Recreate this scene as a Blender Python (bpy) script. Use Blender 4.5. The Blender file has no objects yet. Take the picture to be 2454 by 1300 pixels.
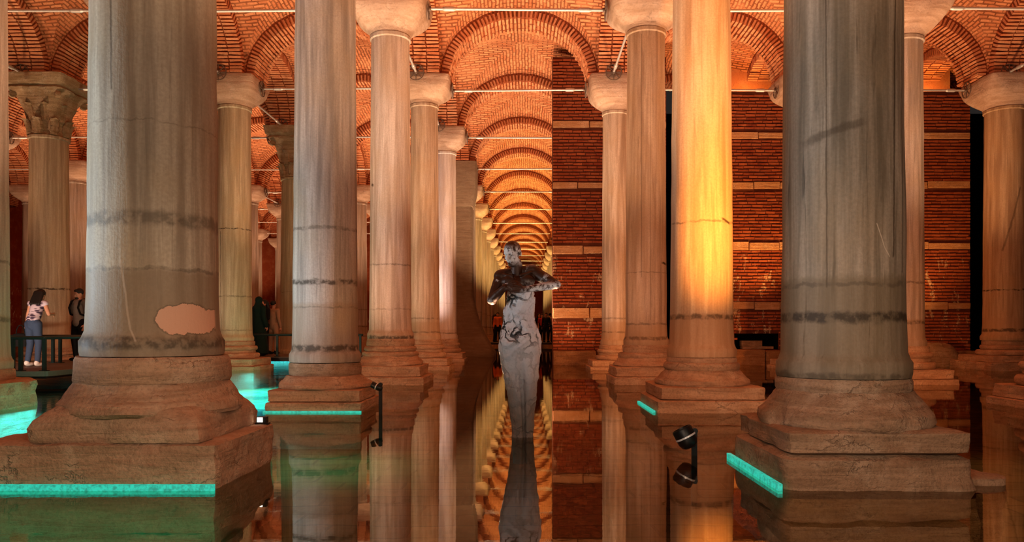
import bpy, bmesh, math, random
from mathutils import Vector, Matrix, noise
R = math.radians
PI = math.pi
S = bpy.context.scene
COL = S.collection
rnd = random.Random(7)

# ------------------------------------------------------------------ camera, world, exposure
FPX = 1820.0
cam_d = bpy.data.cameras.new('camera')
cam = bpy.data.objects.new('camera', cam_d)
COL.objects.link(cam)
cam.location = (0.17, 0, 1.02)
cam.rotation_euler = (R(90), 0, 0)
cam_d.sensor_width = 36
cam_d.lens = FPX / 2454 * 36
cam_d.shift_x = -33 / 2454
cam_d.shift_y = 140 / 2454
cam_d.clip_end = 300
S.camera = cam
W = bpy.data.worlds.new('world')
S.world = W
W.use_nodes = True
W.node_tree.nodes['Background'].inputs[0].default_value = (0.010, 0.008, 0.007, 1)
W.node_tree.nodes['Background'].inputs[1].default_value = 1.0
S.view_settings.view_transform = 'Standard'
S.view_settings.look = 'None'
S.view_settings.gamma = 1
S.view_settings.use_curve_mapping = False
S.view_settings.exposure = 0.97
S.cycles.max_bounces = 6
S.cycles.diffuse_bounces = 3
S.cycles.glossy_bounces = 3
S.cycles.transparent_max_bounces = 8
S.cycles.caustics_reflective = False
S.cycles.caustics_refractive = False
S.cycles.sample_clamp_indirect = 4
S.cycles.use_denoising = True

# ------------------------------------------------------------------ the lamps of the cistern
def spot(loc, target, power, color, angle=100, blend=0.6, size=0.08):
    d = bpy.data.lights.new('spot_light', 'SPOT')
    o = bpy.data.objects.new('spot_light', d)
    COL.objects.link(o)
    o.location = loc
    o.rotation_euler = (Vector(target) - Vector(loc)).to_track_quat('-Z', 'Y').to_euler()
    d.energy = power
    d.color = color
    d.spot_size = R(angle)
    d.spot_blend = blend
    d.shadow_soft_size = size
    return o

def point(loc, power, color, size=0.08):
    d = bpy.data.lights.new('point_light', 'POINT')
    o = bpy.data.objects.new('point_light', d)
    COL.objects.link(o)
    o.location = loc
    d.energy = power
    d.color = color
    d.shadow_soft_size = size
    return o

ROWY = {-1: -4.2, 0: 0.7, 1: 5.4, 2: 9.9, 3: 14.65, 4: 19.55}
for r in range(5, 20):
    ROWY[r] = 19.55 + 4.87 * (r - 4)
LINEX = {-1: -2.45, 1: 2.45}
for k in range(2, 7):
    LINEX[-k] = -2.45 - 4.9 * (k - 1)
    LINEX[k] = 2.45 + 4.9 * (k - 1)
AISLE = {0: 0.0}
for k in range(1, 6):
    AISLE[k] = 4.9 * k
    AISLE[-k] = -4.9 * k

ORANGE = (1.0, 0.63, 0.38)
AMBER = (1.0, 0.62, 0.20)
PEACH = (1.0, 0.60, 0.42)
WARMW = (1.0, 0.70, 0.50)
COOL = (0.72, 0.88, 1.0)
CYAN = (0.05, 0.85, 0.95)
TEAL = (0.02, 0.85, 0.55)
# one floor uplight per bay, lighting the vault and the undersides of the capitals
def bay_y(r):
    return 0.5 * (ROWY[r] + ROWY[r + 1])
for r in range(0, 17):
    y = bay_y(r)
    far = max(0, r - 4)
    spot((0.0, y, 0.12), (0, y, 9), (950 if r < 4 else 1150 if r < 7 else 1700), (ORANGE if r < 5 else AMBER if r > 6 else ORANGE), 96, 0.7)
for r in range(0, 11):
    y = bay_y(r)
    for a in (-1, -2, -3, -4):
        if a == -4 and r < 4: continue
        if a < -2 and r < 2: continue
        spot((AISLE[a], y, 0.12), (AISLE[a], y, 9), (800 if a == -1 else 650), (1.0, 0.58, 0.34), 96, 0.7)
for r in range(0, 4):
    y = bay_y(r)
    spot((AISLE[1], y, 0.12), (AISLE[1], y, 9), 900, (1.0, 0.60, 0.36), 96, 0.7)
    if r > 0:
        spot((AISLE[2], y, 0.12), (AISLE[2], y, 9), 850, (1.0, 0.56, 0.30), 96, 0.7)

# ------------------------------------------------------------------ helpers
def tag(o, label=None, cat=None, group=None, kind=None):
    if label: o['label'] = label
    if cat: o['category'] = cat
    if group: o['group'] = group
    if kind: o['kind'] = kind
    return o

def empty(name, loc=(0, 0, 0), rz=0):
    o = bpy.data.objects.new(name, None)
    COL.objects.link(o)
    o.location = loc
    o.rotation_euler = (0, 0, rz)
    o.empty_display_size = 0.2
    return o

def link_mesh(name, me, parent=None, loc=None, rot=None):
    o = bpy.data.objects.new(name, me)
    COL.objects.link(o)
    if parent: o.parent = parent
    if loc is not None: o.location = loc
    if rot is not None: o.rotation_euler = rot
    return o

class MB:
    def __init__(s):
        s.v = []; s.f = []; s.uv = {}
    def add(s, vs, fs, mat=None):
        b = len(s.v)
        for p in vs:
            p = Vector(p)
            if mat is not None: p = mat @ p
            s.v.append(p)
        s.f += [tuple(i + b for i in f) for f in fs]
        return s
    def box(s, c, d, mat=None):
        x, y, z = d[0] / 2, d[1] / 2, d[2] / 2
        vs = [(c[0] + i * x, c[1] + j * y, c[2] + k * z) for i in (-1, 1) for j in (-1, 1) for k in (-1, 1)]
        return s.add(vs, [(0, 1, 3, 2), (4, 6, 7, 5), (0, 4, 5, 1), (2, 3, 7, 6), (0, 2, 6, 4), (1, 5, 7, 3)], mat)
    def lathe(s, prof, n=48, mat=None, cap=True):
        rings = []
        vs = []; fs = []
        for (r, z) in prof:
            vs += [(r * math.cos(2 * PI * i / n), r * math.sin(2 * PI * i / n), z) for i in range(n)]
        for j in range(len(prof) - 1):
            for i in range(n):
                i2 = (i + 1) % n
                fs.append((j * n + i, j * n + i2, (j + 1) * n + i2, (j + 1) * n + i))
        if cap:
            fs.append(tuple(range(n - 1, -1, -1)))
            fs.append(tuple((len(prof) - 1) * n + i for i in range(n)))
        return s.add(vs, fs, mat)
    def tube(s, p0, p1, r0, r1=None, n=12, cap=True):
        p0, p1 = Vector(p0), Vector(p1)
        r1 = r0 if r1 is None else r1
        d = p1 - p0
        L = d.length
        m = Matrix.Translation(p0) @ d.to_track_quat('Z', 'Y').to_matrix().to_4x4()
        return s.lathe([(r0, 0), (r1, L)], n, m, cap)
    def capsule(s, p0, p1, r0, r1=None, n=14):
        p0, p1 = Vector(p0), Vector(p1)
        r1 = r0 if r1 is None else r1
        d = p1 - p0
        L = max(d.length, 1e-4)
        m = Matrix.Translation(p0) @ d.to_track_quat('Z', 'Y').to_matrix().to_4x4()
        pr = []
        for k in range(6):
            a = -PI / 2 + (k + 0.3) / 6 * PI / 2
            pr.append((r0 * math.cos(a), r0 * math.sin(a)))
        for k in range(6):
            a = (k + 0.7) / 6 * PI / 2
            pr.append((r1 * math.cos(a), L + r1 * math.sin(a)))
        return s.lathe(pr, n, m)
    def ellipsoid(s, c, rad, rot=None, n=20):
        m = Matrix.Translation(Vector(c))
        if rot is not None: m = m @ rot.to_4x4()
        m = m @ Matrix.Diagonal((*rad, 1))
        pr = []
        for k in range(13):
            a = -PI / 2 + (k + 0.25) / 12.5 * PI
            pr.append((math.cos(a), math.sin(a)))
        return s.lathe(pr, n, m)
    def mesh(s, name, mat, smooth=None):
        me = bpy.data.meshes.new(name)
        me.from_pydata([tuple(p) for p in s.v], [], s.f)
        me.materials.append(mat)
        if smooth is not None:
            me.shade_smooth()
            if smooth < 180: me.set_sharp_from_angle(angle=R(smooth))
        me.update()
        return me
    def build(s, name, mat, parent=None, smooth=None, loc=None, rot=None):
        return link_mesh(name, s.mesh(name, mat, smooth), parent, loc, rot)

def loft_se(mb, rings, n=64, amp=0.0, freq=2.5, seed=0.0, chip=0.0, cx=0, cy=0):
    """rings of superellipse section: (z, half_x, half_y, exponent)"""
    vs = []; fs = []
    for (z, hx, hy, e) in rings:
        for i in range(n):
            t = 2 * PI * i / n + PI / 4
            c, q = math.cos(t), math.sin(t)
            rr = 1.0 / ((abs(c) ** e + abs(q) ** e) ** (1.0 / e))
            p = Vector((cx + hx * rr * c, cy + hy * rr * q, z))
            if amp and hx > 0.05:
                w = Vector((p.x * freq + seed, p.y * freq, p.z * freq * 1.6 + seed * 2))
                dn = noise.fractal(w, 0.9, 2.1, 4) * amp
                ch = max(0.0, noise.noise(w * 0.8 + Vector((9.1, 3, seed))) - 0.25) * chip
                k = 1 + (dn - ch) / max(hx, 0.2)
                p = Vector((cx + (p.x - cx) * k, cy + (p.y - cy) * k, p.z + dn * 0.35))
            vs.append(p)
    m = len(rings)
    for j in range(m - 1):
        for i in range(n):
            i2 = (i + 1) % n
            fs.append((j * n + i, j * n + i2, (j + 1) * n + i2, (j + 1) * n + i))
    fs.append(tuple(range(n - 1, -1, -1)))
    fs.append(tuple((m - 1) * n + i for i in range(n)))
    return mb.add(vs, fs)

def slab_rings(z0, z1, hx, hy, e=40, bev=0.02, k=10, top=None):
    """rings for a squarish stone slab with softened arrises"""
    t = top or 0.0
    out = [(z0, hx * 0.5, hy * 0.5, e), (z0, hx - bev, hy - bev, e), (z0 + bev * 0.5, hx, hy, e)]
    for i in range(1, k):
        f = i / k
        out.append((z0 + (z1 - z0) * f, hx - t * f, hy - t * f, e))
    out += [(z1 - bev * 0.5, hx - t, hy - t, e), (z1, hx - t - bev, hy - t - bev, e), (z1, (hx - t) * 0.75, (hy - t) * 0.75, e), (z1, hx * 0.4, hy * 0.4, e)]
    return out

# ------------------------------------------------------------------ materials
def srgb(r, g, b):
    f = lambda c: (c / 255 / 12.92) if c / 255 <= 0.04045 else ((c / 255 + 0.055) / 1.055) ** 2.4
    return (f(r), f(g), f(b), 1)

class NT:
    def __init__(s, name):
        s.mat = bpy.data.materials.new(name)
        s.mat.use_nodes = True
        s.t = s.mat.node_tree
        s.b = s.t.nodes['Principled BSDF']
        s.tc = s.t.nodes.new('ShaderNodeTexCoord')
    def n(s, typ, **kw):
        o = s.t.nodes.new(typ)
        for k, v in kw.items():
            setattr(o, k, v)
        return o
    def set(s, sock, v):
        if hasattr(v, 'is_output') or isinstance(v, bpy.types.NodeSocket): s.t.links.new(v, sock)
        else: sock.default_value = v
    def math(s, op, a, b=0.0, c=0.0, clamp=False):
        o = s.n('ShaderNodeMath', operation=op, use_clamp=clamp)
        s.set(o.inputs[0], a); s.set(o.inputs[1], b); s.set(o.inputs[2], c)
        return o.outputs[0]
    def ss(s, x, lo, hi, a=0.0, b=1.0):
        o = s.n('ShaderNodeMapRange', interpolation_type='SMOOTHSTEP')
        s.set(o.inputs[0], x); s.set(o.inputs[1], lo); s.set(o.inputs[2], hi); s.set(o.inputs[3], a); s.set(o.inputs[4], b)
        return o.outputs[0]
    def noise(s, vec, scale=5, detail=4, rough=0.55, dist=0.0):
        o = s.n('ShaderNodeTexNoise')
        s.set(o.inputs['Vector'], vec)
        o.inputs['Scale'].default_value = scale
        o.inputs['Detail'].default_value = detail
        o.inputs['Roughness'].default_value = rough
        o.inputs['Distortion'].default_value = dist
        return o.outputs[0]
    def mapping(s, vec, scale=(1, 1, 1), loc=(0, 0, 0)):
        o = s.n('ShaderNodeMapping')
        s.set(o.inputs[0], vec); s.set(o.inputs['Scale'], scale); s.set(o.inputs['Location'], loc)
        return o.outputs[0]
    def mix(s, f, a, b, mode='MIX'):
        o = s.n('ShaderNodeMix', data_type='RGBA', blend_type=mode)
        s.set(o.inputs[0], f); s.set(o.inputs[6], a); s.set(o.inputs[7], b)
        return o.outputs[2]
    def ramp(s, f, stops):
        o = s.n('ShaderNodeValToRGB')
        s.set(o.inputs[0], f)
        e = o.color_ramp.elements
        e[0].position, e[0].color = stops[0]
        e[1].position, e[1].color = stops[-1]
        for p, c in stops[1:-1]:
            k = e.new(p); k.color = c
        return o.outputs[0]
    def bump(s, h, strength=0.5, dist=0.02):
        o = s.n('ShaderNodeBump')
        o.inputs['Strength'].default_value = strength
        o.inputs['Distance'].default_value = dist
        s.set(o.inputs['Height'], h)
        s.t.links.new(o.outputs[0], s.b.inputs['Normal'])
    def out(s, color, rough=0.8, spec=0.3):
        s.set(s.b.inputs['Base Color'], color)
        s.set(s.b.inputs['Roughness'], rough)
        s.b.inputs['Specular IOR Level'].default_value = spec
        return s.mat
    def rand_vec(s, k=37.0):
        oi = s.n('ShaderNodeObjectInfo')
        add = s.n('ShaderNodeVectorMath', operation='MULTIPLY_ADD')
        s.set(add.inputs[0], oi.outputs['Random']); add.inputs[1].default_value = (k, k * 0.7, k * 0.3)
        s.set(add.inputs[2], s.tc.outputs['Object'])
        return add.outputs[0]

def plain(name, col, rough=0.7, metal=0.0, spec=0.4):
    t = NT(name)
    c = t.noise(t.tc.outputs['Object'], 30, 3)
    base = t.mix(t.ss(c, 0.3, 0.7, 0.0, 0.35), col, tuple(x * 0.7 for x in col[:3]) + (1,))
    t.out(base, rough, spec)
    t.b.inputs['Metallic'].default_value = metal
    return t.mat

def marble(name, light, dark, tide=(), strokes=(), patch=None, low=None, streak=1.0, pits=(), vein=0.5):
    """weathered marble: vertical streaks, blotches, tide lines (z, half width, strength), strokes, a bare plaster patch"""
    t = NT(name)
    ob = t.tc.outputs['Object']
    rv = t.rand_vec()
    s1 = t.noise(t.mapping(rv, (7, 7, 0.35)), 1.6, 6, 0.6, 0.3)
    s2 = t.noise(t.mapping(rv, (16, 16, 0.8)), 1.5, 4, 0.65, 0.6)
    bl = t.noise(t.mapping(rv, (1, 1, 0.6)), 2.2, 4, 0.55)
    fn = t.noise(rv, 45, 4, 0.6)
    c = t.mix(t.ss(s1, 0.32, 0.68), dark, light)
    c = t.mix(t.ss(s2, 0.56, 0.72, 0, vein), c, tuple(x * 0.45 for x in dark[:3]) + (1,))
    c = t.mix(t.ss(bl, 0.42, 0.7, 0, 0.45), c, (light[0] * 0.8, light[1] * 0.68, light[2] * 0.5, 1))
    c = t.mix(t.ss(fn, 0.3, 0.7, 0.0, 0.25), c, tuple(x * 0.6 for x in dark[:3]) + (1,))
    sep = t.n('ShaderNodeSeparateXYZ'); t.set(sep.inputs[0], ob)
    x, y, z = sep.outputs
    rag = t.noise(ob, 7, 5, 0.65)
    zr = t.math('ADD', z, t.math('MULTIPLY', t.math('SUBTRACT', rag, 0.5), 0.10))
    if low:
        zl, colr, st = low
        c = t.mix(t.ss(zr, zl + 0.04, zl - 0.02, 0, st), c, colr)
    for (zb, hw, st) in tide:
        d = t.math('ABSOLUTE', t.math('SUBTRACT', zr, zb))
        blot = t.ss(t.noise(ob, 11, 3, 0.6), 0.36, 0.56, 0.25, 1)
        m = t.math('MULTIPLY', t.ss(d, hw, hw * 0.3, 0, st), blot)
        c = t.mix(m, c, srgb(48, 36, 22))
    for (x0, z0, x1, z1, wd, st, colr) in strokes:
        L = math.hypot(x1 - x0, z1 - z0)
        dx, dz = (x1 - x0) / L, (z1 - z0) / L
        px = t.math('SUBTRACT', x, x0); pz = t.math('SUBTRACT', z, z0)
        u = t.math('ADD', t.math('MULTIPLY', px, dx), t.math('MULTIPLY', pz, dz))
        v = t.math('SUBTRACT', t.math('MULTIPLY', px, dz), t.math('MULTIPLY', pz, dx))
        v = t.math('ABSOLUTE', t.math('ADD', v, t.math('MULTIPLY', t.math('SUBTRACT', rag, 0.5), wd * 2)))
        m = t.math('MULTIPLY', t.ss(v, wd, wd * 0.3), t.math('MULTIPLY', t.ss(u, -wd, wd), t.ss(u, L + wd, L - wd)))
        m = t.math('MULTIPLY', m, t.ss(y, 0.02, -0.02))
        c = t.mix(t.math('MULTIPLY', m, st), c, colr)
    if patch:
        pxs, pzs, hx, hz, colr = patch
        ax = t.math('DIVIDE', t.math('SUBTRACT', x, pxs), hx)
        az = t.math('DIVIDE', t.math('SUBTRACT', z, pzs), hz)
        r2 = t.math('ADD', t.math('POWER', t.math('ABSOLUTE', ax), 2.0), t.math('POWER', t.math('ABSOLUTE', az), 2.0))
        r2 = t.math('ADD', r2, t.math('MULTIPLY', t.math('SUBTRACT', t.noise(ob, 6, 6, 0.6), 0.5), 2.8))
        m = t.math('MULTIPLY', t.ss(r2, 1.08, 0.98), t.ss(y, 0.02, -0.02))
        rim = t.math('MULTIPLY', t.ss(r2, 1.35, 1.05), t.ss(y, 0.02, -0.02))
        c = t.mix(t.math('MULTIPLY', rim, 0.55), c, srgb(75, 55, 35))
        c = t.mix(m, c, colr)
    h = t.math('ADD', t.math('MULTIPLY', s1, 0.6), t.math('ADD', t.math('MULTIPLY', s2, 0.35), t.math('MULTIPLY', fn, 0.4)))
    t.bump(h, 0.3, 0.02)
    return t.out(c, t.ss(s1, 0.2, 0.8, 0.55, 0.8), 0.35)

def rough_stone(name, c1, c2, c3, scale=1.0, speck=0.42, bmp=0.9):
    t = NT(name)
    rv = t.rand_vec(19)
    lay = t.noise(t.mapping(rv, (1.2, 1.2, 14)), 1.2, 5, 0.6, 0.8)
    bl = t.noise(rv, 3.2 * scale, 5, 0.6)
    fn = t.noise(rv, 38 * scale, 5, 0.65)
    c = t.mix(t.ss(lay, 0.3, 0.7), c1, c2)
    c = t.mix(t.ss(bl, 0.45, 0.68, 0, 0.7), c, c3)
    c = t.mix(t.ss(fn, 0.44, 0.72, 0, speck), c, tuple(x * 0.40 for x in c2[:3]) + (1,))
    vo = t.n('ShaderNodeTexVoronoi', feature='DISTANCE_TO_EDGE')
    nv = t.n('ShaderNodeTexNoise'); t.set(nv.inputs['Vector'], rv); nv.inputs['Scale'].default_value = 2.2; nv.inputs['Detail'].default_value = 6; nv.inputs['Roughness'].default_value = 0.65
    nm_ = t.n('ShaderNodeVectorMath', operation='MULTIPLY_ADD'); t.set(nm_.inputs[0], nv.outputs['Color']); nm_.inputs[1].default_value = (0.7, 0.7, 0.45); t.set(nm_.inputs[2], rv)
    t.set(vo.inputs['Vector'], t.mapping(nm_.outputs[0], (0.8, 0.8, 2.8))); vo.inputs['Scale'].default_value = 2.0
    crack = t.math('MULTIPLY', t.ss(vo.outputs[0], 0.022, 0.004), t.ss(bl, 0.50, 0.58))
    c = t.mix(t.math('MULTIPLY', crack, 0.28), c, srgb(70, 50, 34))
    h = t.math('ADD', t.math('MULTIPLY', lay, 0.7), t.math('ADD', t.math('MULTIPLY', fn, 0.5), t.math('MULTIPLY', crack, -0.25)))
    t.bump(h, bmp, 0.045)
    return t.out(c, 0.85, 0.25)

def brick_uv(name, b1, b2, mortar, bw=0.3, rh=0.09, ms=0.02, disp=0.03):
    t = NT(name)
    uv = t.tc.outputs['UV']
    nz = t.n('ShaderNodeTexNoise'); t.set(nz.inputs['Vector'], uv); nz.inputs['Scale'].default_value = 3.0; nz.inputs['Detail'].default_value = 3
    ma = t.n('ShaderNodeVectorMath', operation='MULTIPLY_ADD')
    t.set(ma.inputs[0], nz.outputs['Color']); ma.inputs[1].default_value = (0.08, 0.07, 0); t.set(ma.inputs[2], uv)
    br = t.n('ShaderNodeTexBrick')
    t.set(br.inputs['Vector'], ma.outputs[0])
    br.inputs['Color1'].default_value = b1; br.inputs['Color2'].default_value = b2; br.inputs['Mortar'].default_value = mortar
    br.inputs['Scale'].default_value = 1
    br.inputs['Mortar Size'].default_value = ms; br.inputs['Mortar Smooth'].default_value = 0.35
    br.inputs['Brick Width'].default_value = bw; br.inputs['Row Height'].default_value = rh
    br.inputs['Bias'].default_value = 0.0
    rv = t.rand_vec(11)
    bl = t.noise(rv, 1.4, 5, 0.6)
    fn = t.noise(rv, 22, 4, 0.6)
    c = t.mix(t.ss(bl, 0.42, 0.75, 0, 0.6), br.outputs['Color'], b1)
    c = t.mix(t.ss(fn, 0.5, 0.8, 0, 0.5), c, srgb(90, 45, 24))
    fh = t.math('ADD', t.math('MULTIPLY', br.outputs['Fac'], -0.9), t.math('ADD', t.math('MULTIPLY', fn, 0.6), t.math('MULTIPLY', bl, 0.6)))
    t.bump(fh, 0.75, disp)
    return t.out(c, 0.9, 0.15)

def brick_piece(name, c1, c2, mortar, eff=0.0):
    t = NT(name)
    oi = t.n('ShaderNodeObjectInfo')
    geo = t.n('ShaderNodeNewGeometry')
    pos = geo.outputs['Position']
    a = t.noise(pos, 3.0, 4, 0.6)
    f = t.noise(pos, 26, 4, 0.6)
    c = t.mix(oi.outputs['Random'], c1, c2)
    c = t.mix(t.ss(a, 0.42, 0.7, 0, 0.5), c, mortar)
    c = t.mix(t.ss(f, 0.5, 0.75, 0, 0.5), c, tuple(x * 0.5 for x in c1[:3]) + (1,))
    if eff:
        sep = t.n('ShaderNodeSeparateXYZ'); t.set(sep.inputs[0], pos)
        e = t.noise(t.mapping(pos, (1.5, 1.5, 0.7)), 2.6, 6, 0.7, 0.6)
        zz = t.math('MULTIPLY', t.ss(sep.outputs[2], 3.6, 2.6), t.ss(sep.outputs[2], 0.4, 1.0))
        c = t.mix(t.math('MULTIPLY', t.ss(e, 0.56, 0.63, 0, eff), zz), c, srgb(205, 175, 140))
    t.bump(t.math('ADD', f, a), 0.6, 0.012)
    return t.out(c, 0.9, 0.15)

B1 = srgb(186, 110, 70); B2 = srgb(214, 144, 100); MO = srgb(208, 156, 116); MJ = srgb(128, 74, 46)
M_vault = brick_uv('vault_brick', B2, B1, MJ, 0.28, 0.085, 0.018, 0.04)
M_archbody = brick_uv('arch_mortar', srgb(150, 80, 48), srgb(160, 84, 50), srgb(120, 62, 36), 0.3, 0.092, 0.03)
M_brick = brick_piece('arch_brick', srgb(186, 108, 68), srgb(212, 146, 104), MO)
M_wbrick = brick_piece('wall_brick', srgb(132, 58, 34), srgb(160, 82, 48), srgb(170, 100, 64), 0.8)
M_wmortar = brick_piece('wall_mortar', srgb(84, 42, 26), srgb(84, 42, 26), srgb(110, 60, 38), 0.5)
M_band = rough_stone('band_stone', srgb(200, 150, 105), srgb(180, 128, 84), srgb(215, 170, 130))
M_ledge = rough_stone('ledge_stone', srgb(170, 120, 80), srgb(140, 95, 62), srgb(190, 140, 98))
M_base = rough_stone('base_stone', srgb(190, 150, 118), srgb(158, 120, 92), srgb(202, 168, 138))
M_base2 = rough_stone('base_stone_dark', srgb(170, 134, 104), srgb(132, 100, 74), srgb(184, 154, 126), 1.3)
M_cap = rough_stone('capital_stone', srgb(186, 156, 134), srgb(160, 128, 104), srgb(196, 168, 148), 0.8, 0.25, 0.5)
M_carved = rough_stone('carved_stone', srgb(190, 160, 124), srgb(150, 120, 86), srgb(200, 176, 146), 1.5)
GL = srgb(198, 182, 168); GD = srgb(150, 134, 120)
M_shaft = marble('column_marble', GL, GD, tide=[(1.9, 0.03, 0.5), (1.15, 0.05, 0.6)], low=(1.2, srgb(150, 118, 86), 0.5))
M_steel = plain('galvanised_steel', srgb(205, 200, 195), 0.45, 0.6)
M_iron = plain('dark_iron', srgb(110, 92, 80), 0.6, 0.2)
M_black = plain('black_metal', srgb(22, 22, 23), 0.4, 0.3)
M_rim = plain('bright_rim', srgb(225, 225, 225), 0.3, 0.2)
M_conc = rough_stone('pier_concrete', srgb(132, 108, 84), srgb(116, 92, 70), srgb(140, 118, 94), 0.4, 0.15, 0.3)
M_dark = plain('unlit_black', srgb(9, 7, 5), 0.95, 0, 0.05)  # near-black colour paints in the shade of unlit recesses
M_rail = plain('rail_paint', srgb(40, 62, 62), 0.45, 0.5)
M_deck = plain('deck_board', srgb(92, 74, 62), 0.6)
M_edge = plain('deck_edge', srgb(96, 110, 104), 0.5, 0.3)

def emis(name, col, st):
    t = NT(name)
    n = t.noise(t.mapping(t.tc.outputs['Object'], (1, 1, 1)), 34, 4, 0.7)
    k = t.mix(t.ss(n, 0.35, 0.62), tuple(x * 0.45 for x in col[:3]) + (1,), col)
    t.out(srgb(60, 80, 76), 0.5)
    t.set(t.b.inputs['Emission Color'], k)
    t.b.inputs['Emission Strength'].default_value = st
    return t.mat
M_led = emis('teal_stone_glow', (0.012, 0.56, 0.40, 1), 0.55)  # self-glowing stand-in for underwater light falling on the plinth stone
M_glowc = emis('cyan_stone_glow', (0.06, 0.72, 0.76, 1), 0.7)
M_lamp = emis('lamp_lens', (1.0, 0.85, 0.65, 1), 4.0)

# ------------------------------------------------------------------ water and floor
def water_mat():
    t = NT('still_water')
    nt = t.t
    nt.nodes.remove(t.b)
    out = nt.nodes['Material Output']
    geo = t.n('ShaderNodeNewGeometry')
    h = t.noise(t.mapping(geo.outputs['Position'], (1.0, 2.2, 1)), 1.4, 3, 0.5)
    h2 = t.noise(t.mapping(geo.outputs['Position'], (1.0, 1.6, 1)), 7.0, 3, 0.6)
    sep = t.n('ShaderNodeSeparateXYZ'); t.set(sep.inputs[0], geo.outputs['Position'])
    wob = t.ss(sep.outputs[0], -1.4, -4.0, 0.06, 1.0)
    hh = t.math('MULTIPLY', t.math('ADD', h, t.math('MULTIPLY', h2, 0.35)), wob)
    bp = t.n('ShaderNodeBump'); bp.inputs['Strength'].default_value = 0.35; bp.inputs['Distance'].default_value = 0.018
    t.set(bp.inputs['Height'], hh)
    fr = t.n('ShaderNodeFresnel'); fr.inputs['IOR'].default_value = 2.3
    t.set(fr.inputs['Normal'], bp.outputs[0])
    gl = t.n('ShaderNodeBsdfGlossy'); gl.inputs['Roughness'].default_value = 0.02
    gl.inputs['Color'].default_value = (0.94, 0.87, 0.78, 1)
    t.set(gl.inputs['Normal'], bp.outputs[0])
    tr = t.n('ShaderNodeBsdfTransparent'); tr.inputs['Color'].default_value = (0.80, 0.78, 0.64, 1)
    mx = t.n('ShaderNodeMixShader')
    t.set(mx.inputs[0], fr.outputs[0]); t.set(mx.inputs[1], tr.outputs[0]); t.set(mx.inputs[2], gl.outputs[0])
    t.set(out.inputs[0], mx.outputs[0])
    return t.mat
M_water = water_mat()
wm = MB(); wm.add([(-30, -8, 0), (18, -8, 0), (18, 96, 0), (-30, 96, 0)], [(0, 1, 2, 3)])
wo = wm.build('water', M_water)
tag(wo, 'still shallow water covering the cistern floor, mirroring the columns', None, None, 'structure')

tf = NT('floor_tiles')
geo = tf.n('ShaderNodeNewGeometry')
br = tf.n('ShaderNodeTexBrick')
nzf = tf.n('ShaderNodeTexNoise'); tf.set(nzf.inputs['Vector'], geo.outputs['Position']); nzf.inputs['Scale'].default_value = 1.5
maf = tf.n('ShaderNodeVectorMath', operation='MULTIPLY_ADD'); tf.set(maf.inputs[0], nzf.outputs['Color']); maf.inputs[1].default_value = (0.15, 0.15, 0); tf.set(maf.inputs[2], geo.outputs['Position'])
tf.set(br.inputs['Vector'], maf.outputs[0]); br.inputs['Scale'].default_value = 1
br.inputs['Brick Width'].default_value = 0.6; br.inputs['Row Height'].default_value = 0.32; br.inputs['Mortar Size'].default_value = 0.015
br.inputs['Color1'].default_value = srgb(150, 118, 80); br.inputs['Color2'].default_value = srgb(128, 102, 70); br.inputs['Mortar'].default_value = srgb(108, 86, 58)
bn = tf.noise(geo.outputs['Position'], 2.5, 5, 0.65)
cf = tf.mix(tf.ss(bn, 0.4, 0.7, 0, 0.7), br.outputs['Color'], srgb(92, 80, 52))
tf.bump(tf.math('ADD', bn, br.outputs['Fac']), 0.6, 0.03)
M_floor = tf.out(cf, 0.9, 0.1)
fm = MB(); fm.box((-6, 44, -0.5), (48, 104, 0.1))
tag(fm.build('floor', M_floor), 'brown brick floor of the cistern under the water', None, None, 'structure')

# ------------------------------------------------------------------ vaults and arches
Z0 = 7.4; AA = 1.75; BB = 1.45; WEB_A = 1.99; WEB_B = 1.72; HW = 0.46; DOME = 0.20
def web_mesh():
    vs = []; fs = []; uvs = []
    n = 14; m = 14
    def zf(u, v):
        zu = math.sqrt(max(0, 1 - (u / WEB_A) ** 2)); zv = math.sqrt(max(0, 1 - (v / WEB_A) ** 2))
        return Z0 + WEB_B * max(zu, zv) + DOME * (1 - (u / WEB_A) ** 2) * (1 - (v / WEB_A) ** 2)
    for q in range(4):
        b = len(vs)
        c, s_ = [(1, 0), (0, 1), (-1, 0), (0, -1)][q]
        uvv = []
        for i in range(n + 1):
            s = math.sin((i / n) * PI / 2)
            for j in range(m + 1):
                t = math.sin((j / m * 2 - 1) * PI / 2)
                u, v = t * s * WEB_A, s * WEB_A
                x, y = u * c - v * s_, u * s_ + v * c
                vs.append((x, y, zf(u, v)))
                uvv.append((v + 7 * q, math.asin(max(-1, min(1, u / WEB_A))) * 1.82))
        for i in range(n):
            for j in range(m):
                k = b + i * (m + 1) + j
                f = (k, k + m + 1, k + m + 2, k + 1)
                fs.append(f)
                uvs += [uvv[a - b] for a in f]
    me = bpy.data.meshes.new('vault_web')
    me.from_pydata(vs, [], fs)
    uvl = me.uv_layers.new(name='UVMap')
    for k, q in enumerate(uvs): uvl.data[k].uv = q
    me.materials.append(M_vault)
    me.shade_smooth(); me.set_sharp_from_angle(angle=R(35))
    me.update()
    return me
WEB = web_mesh()

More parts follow.
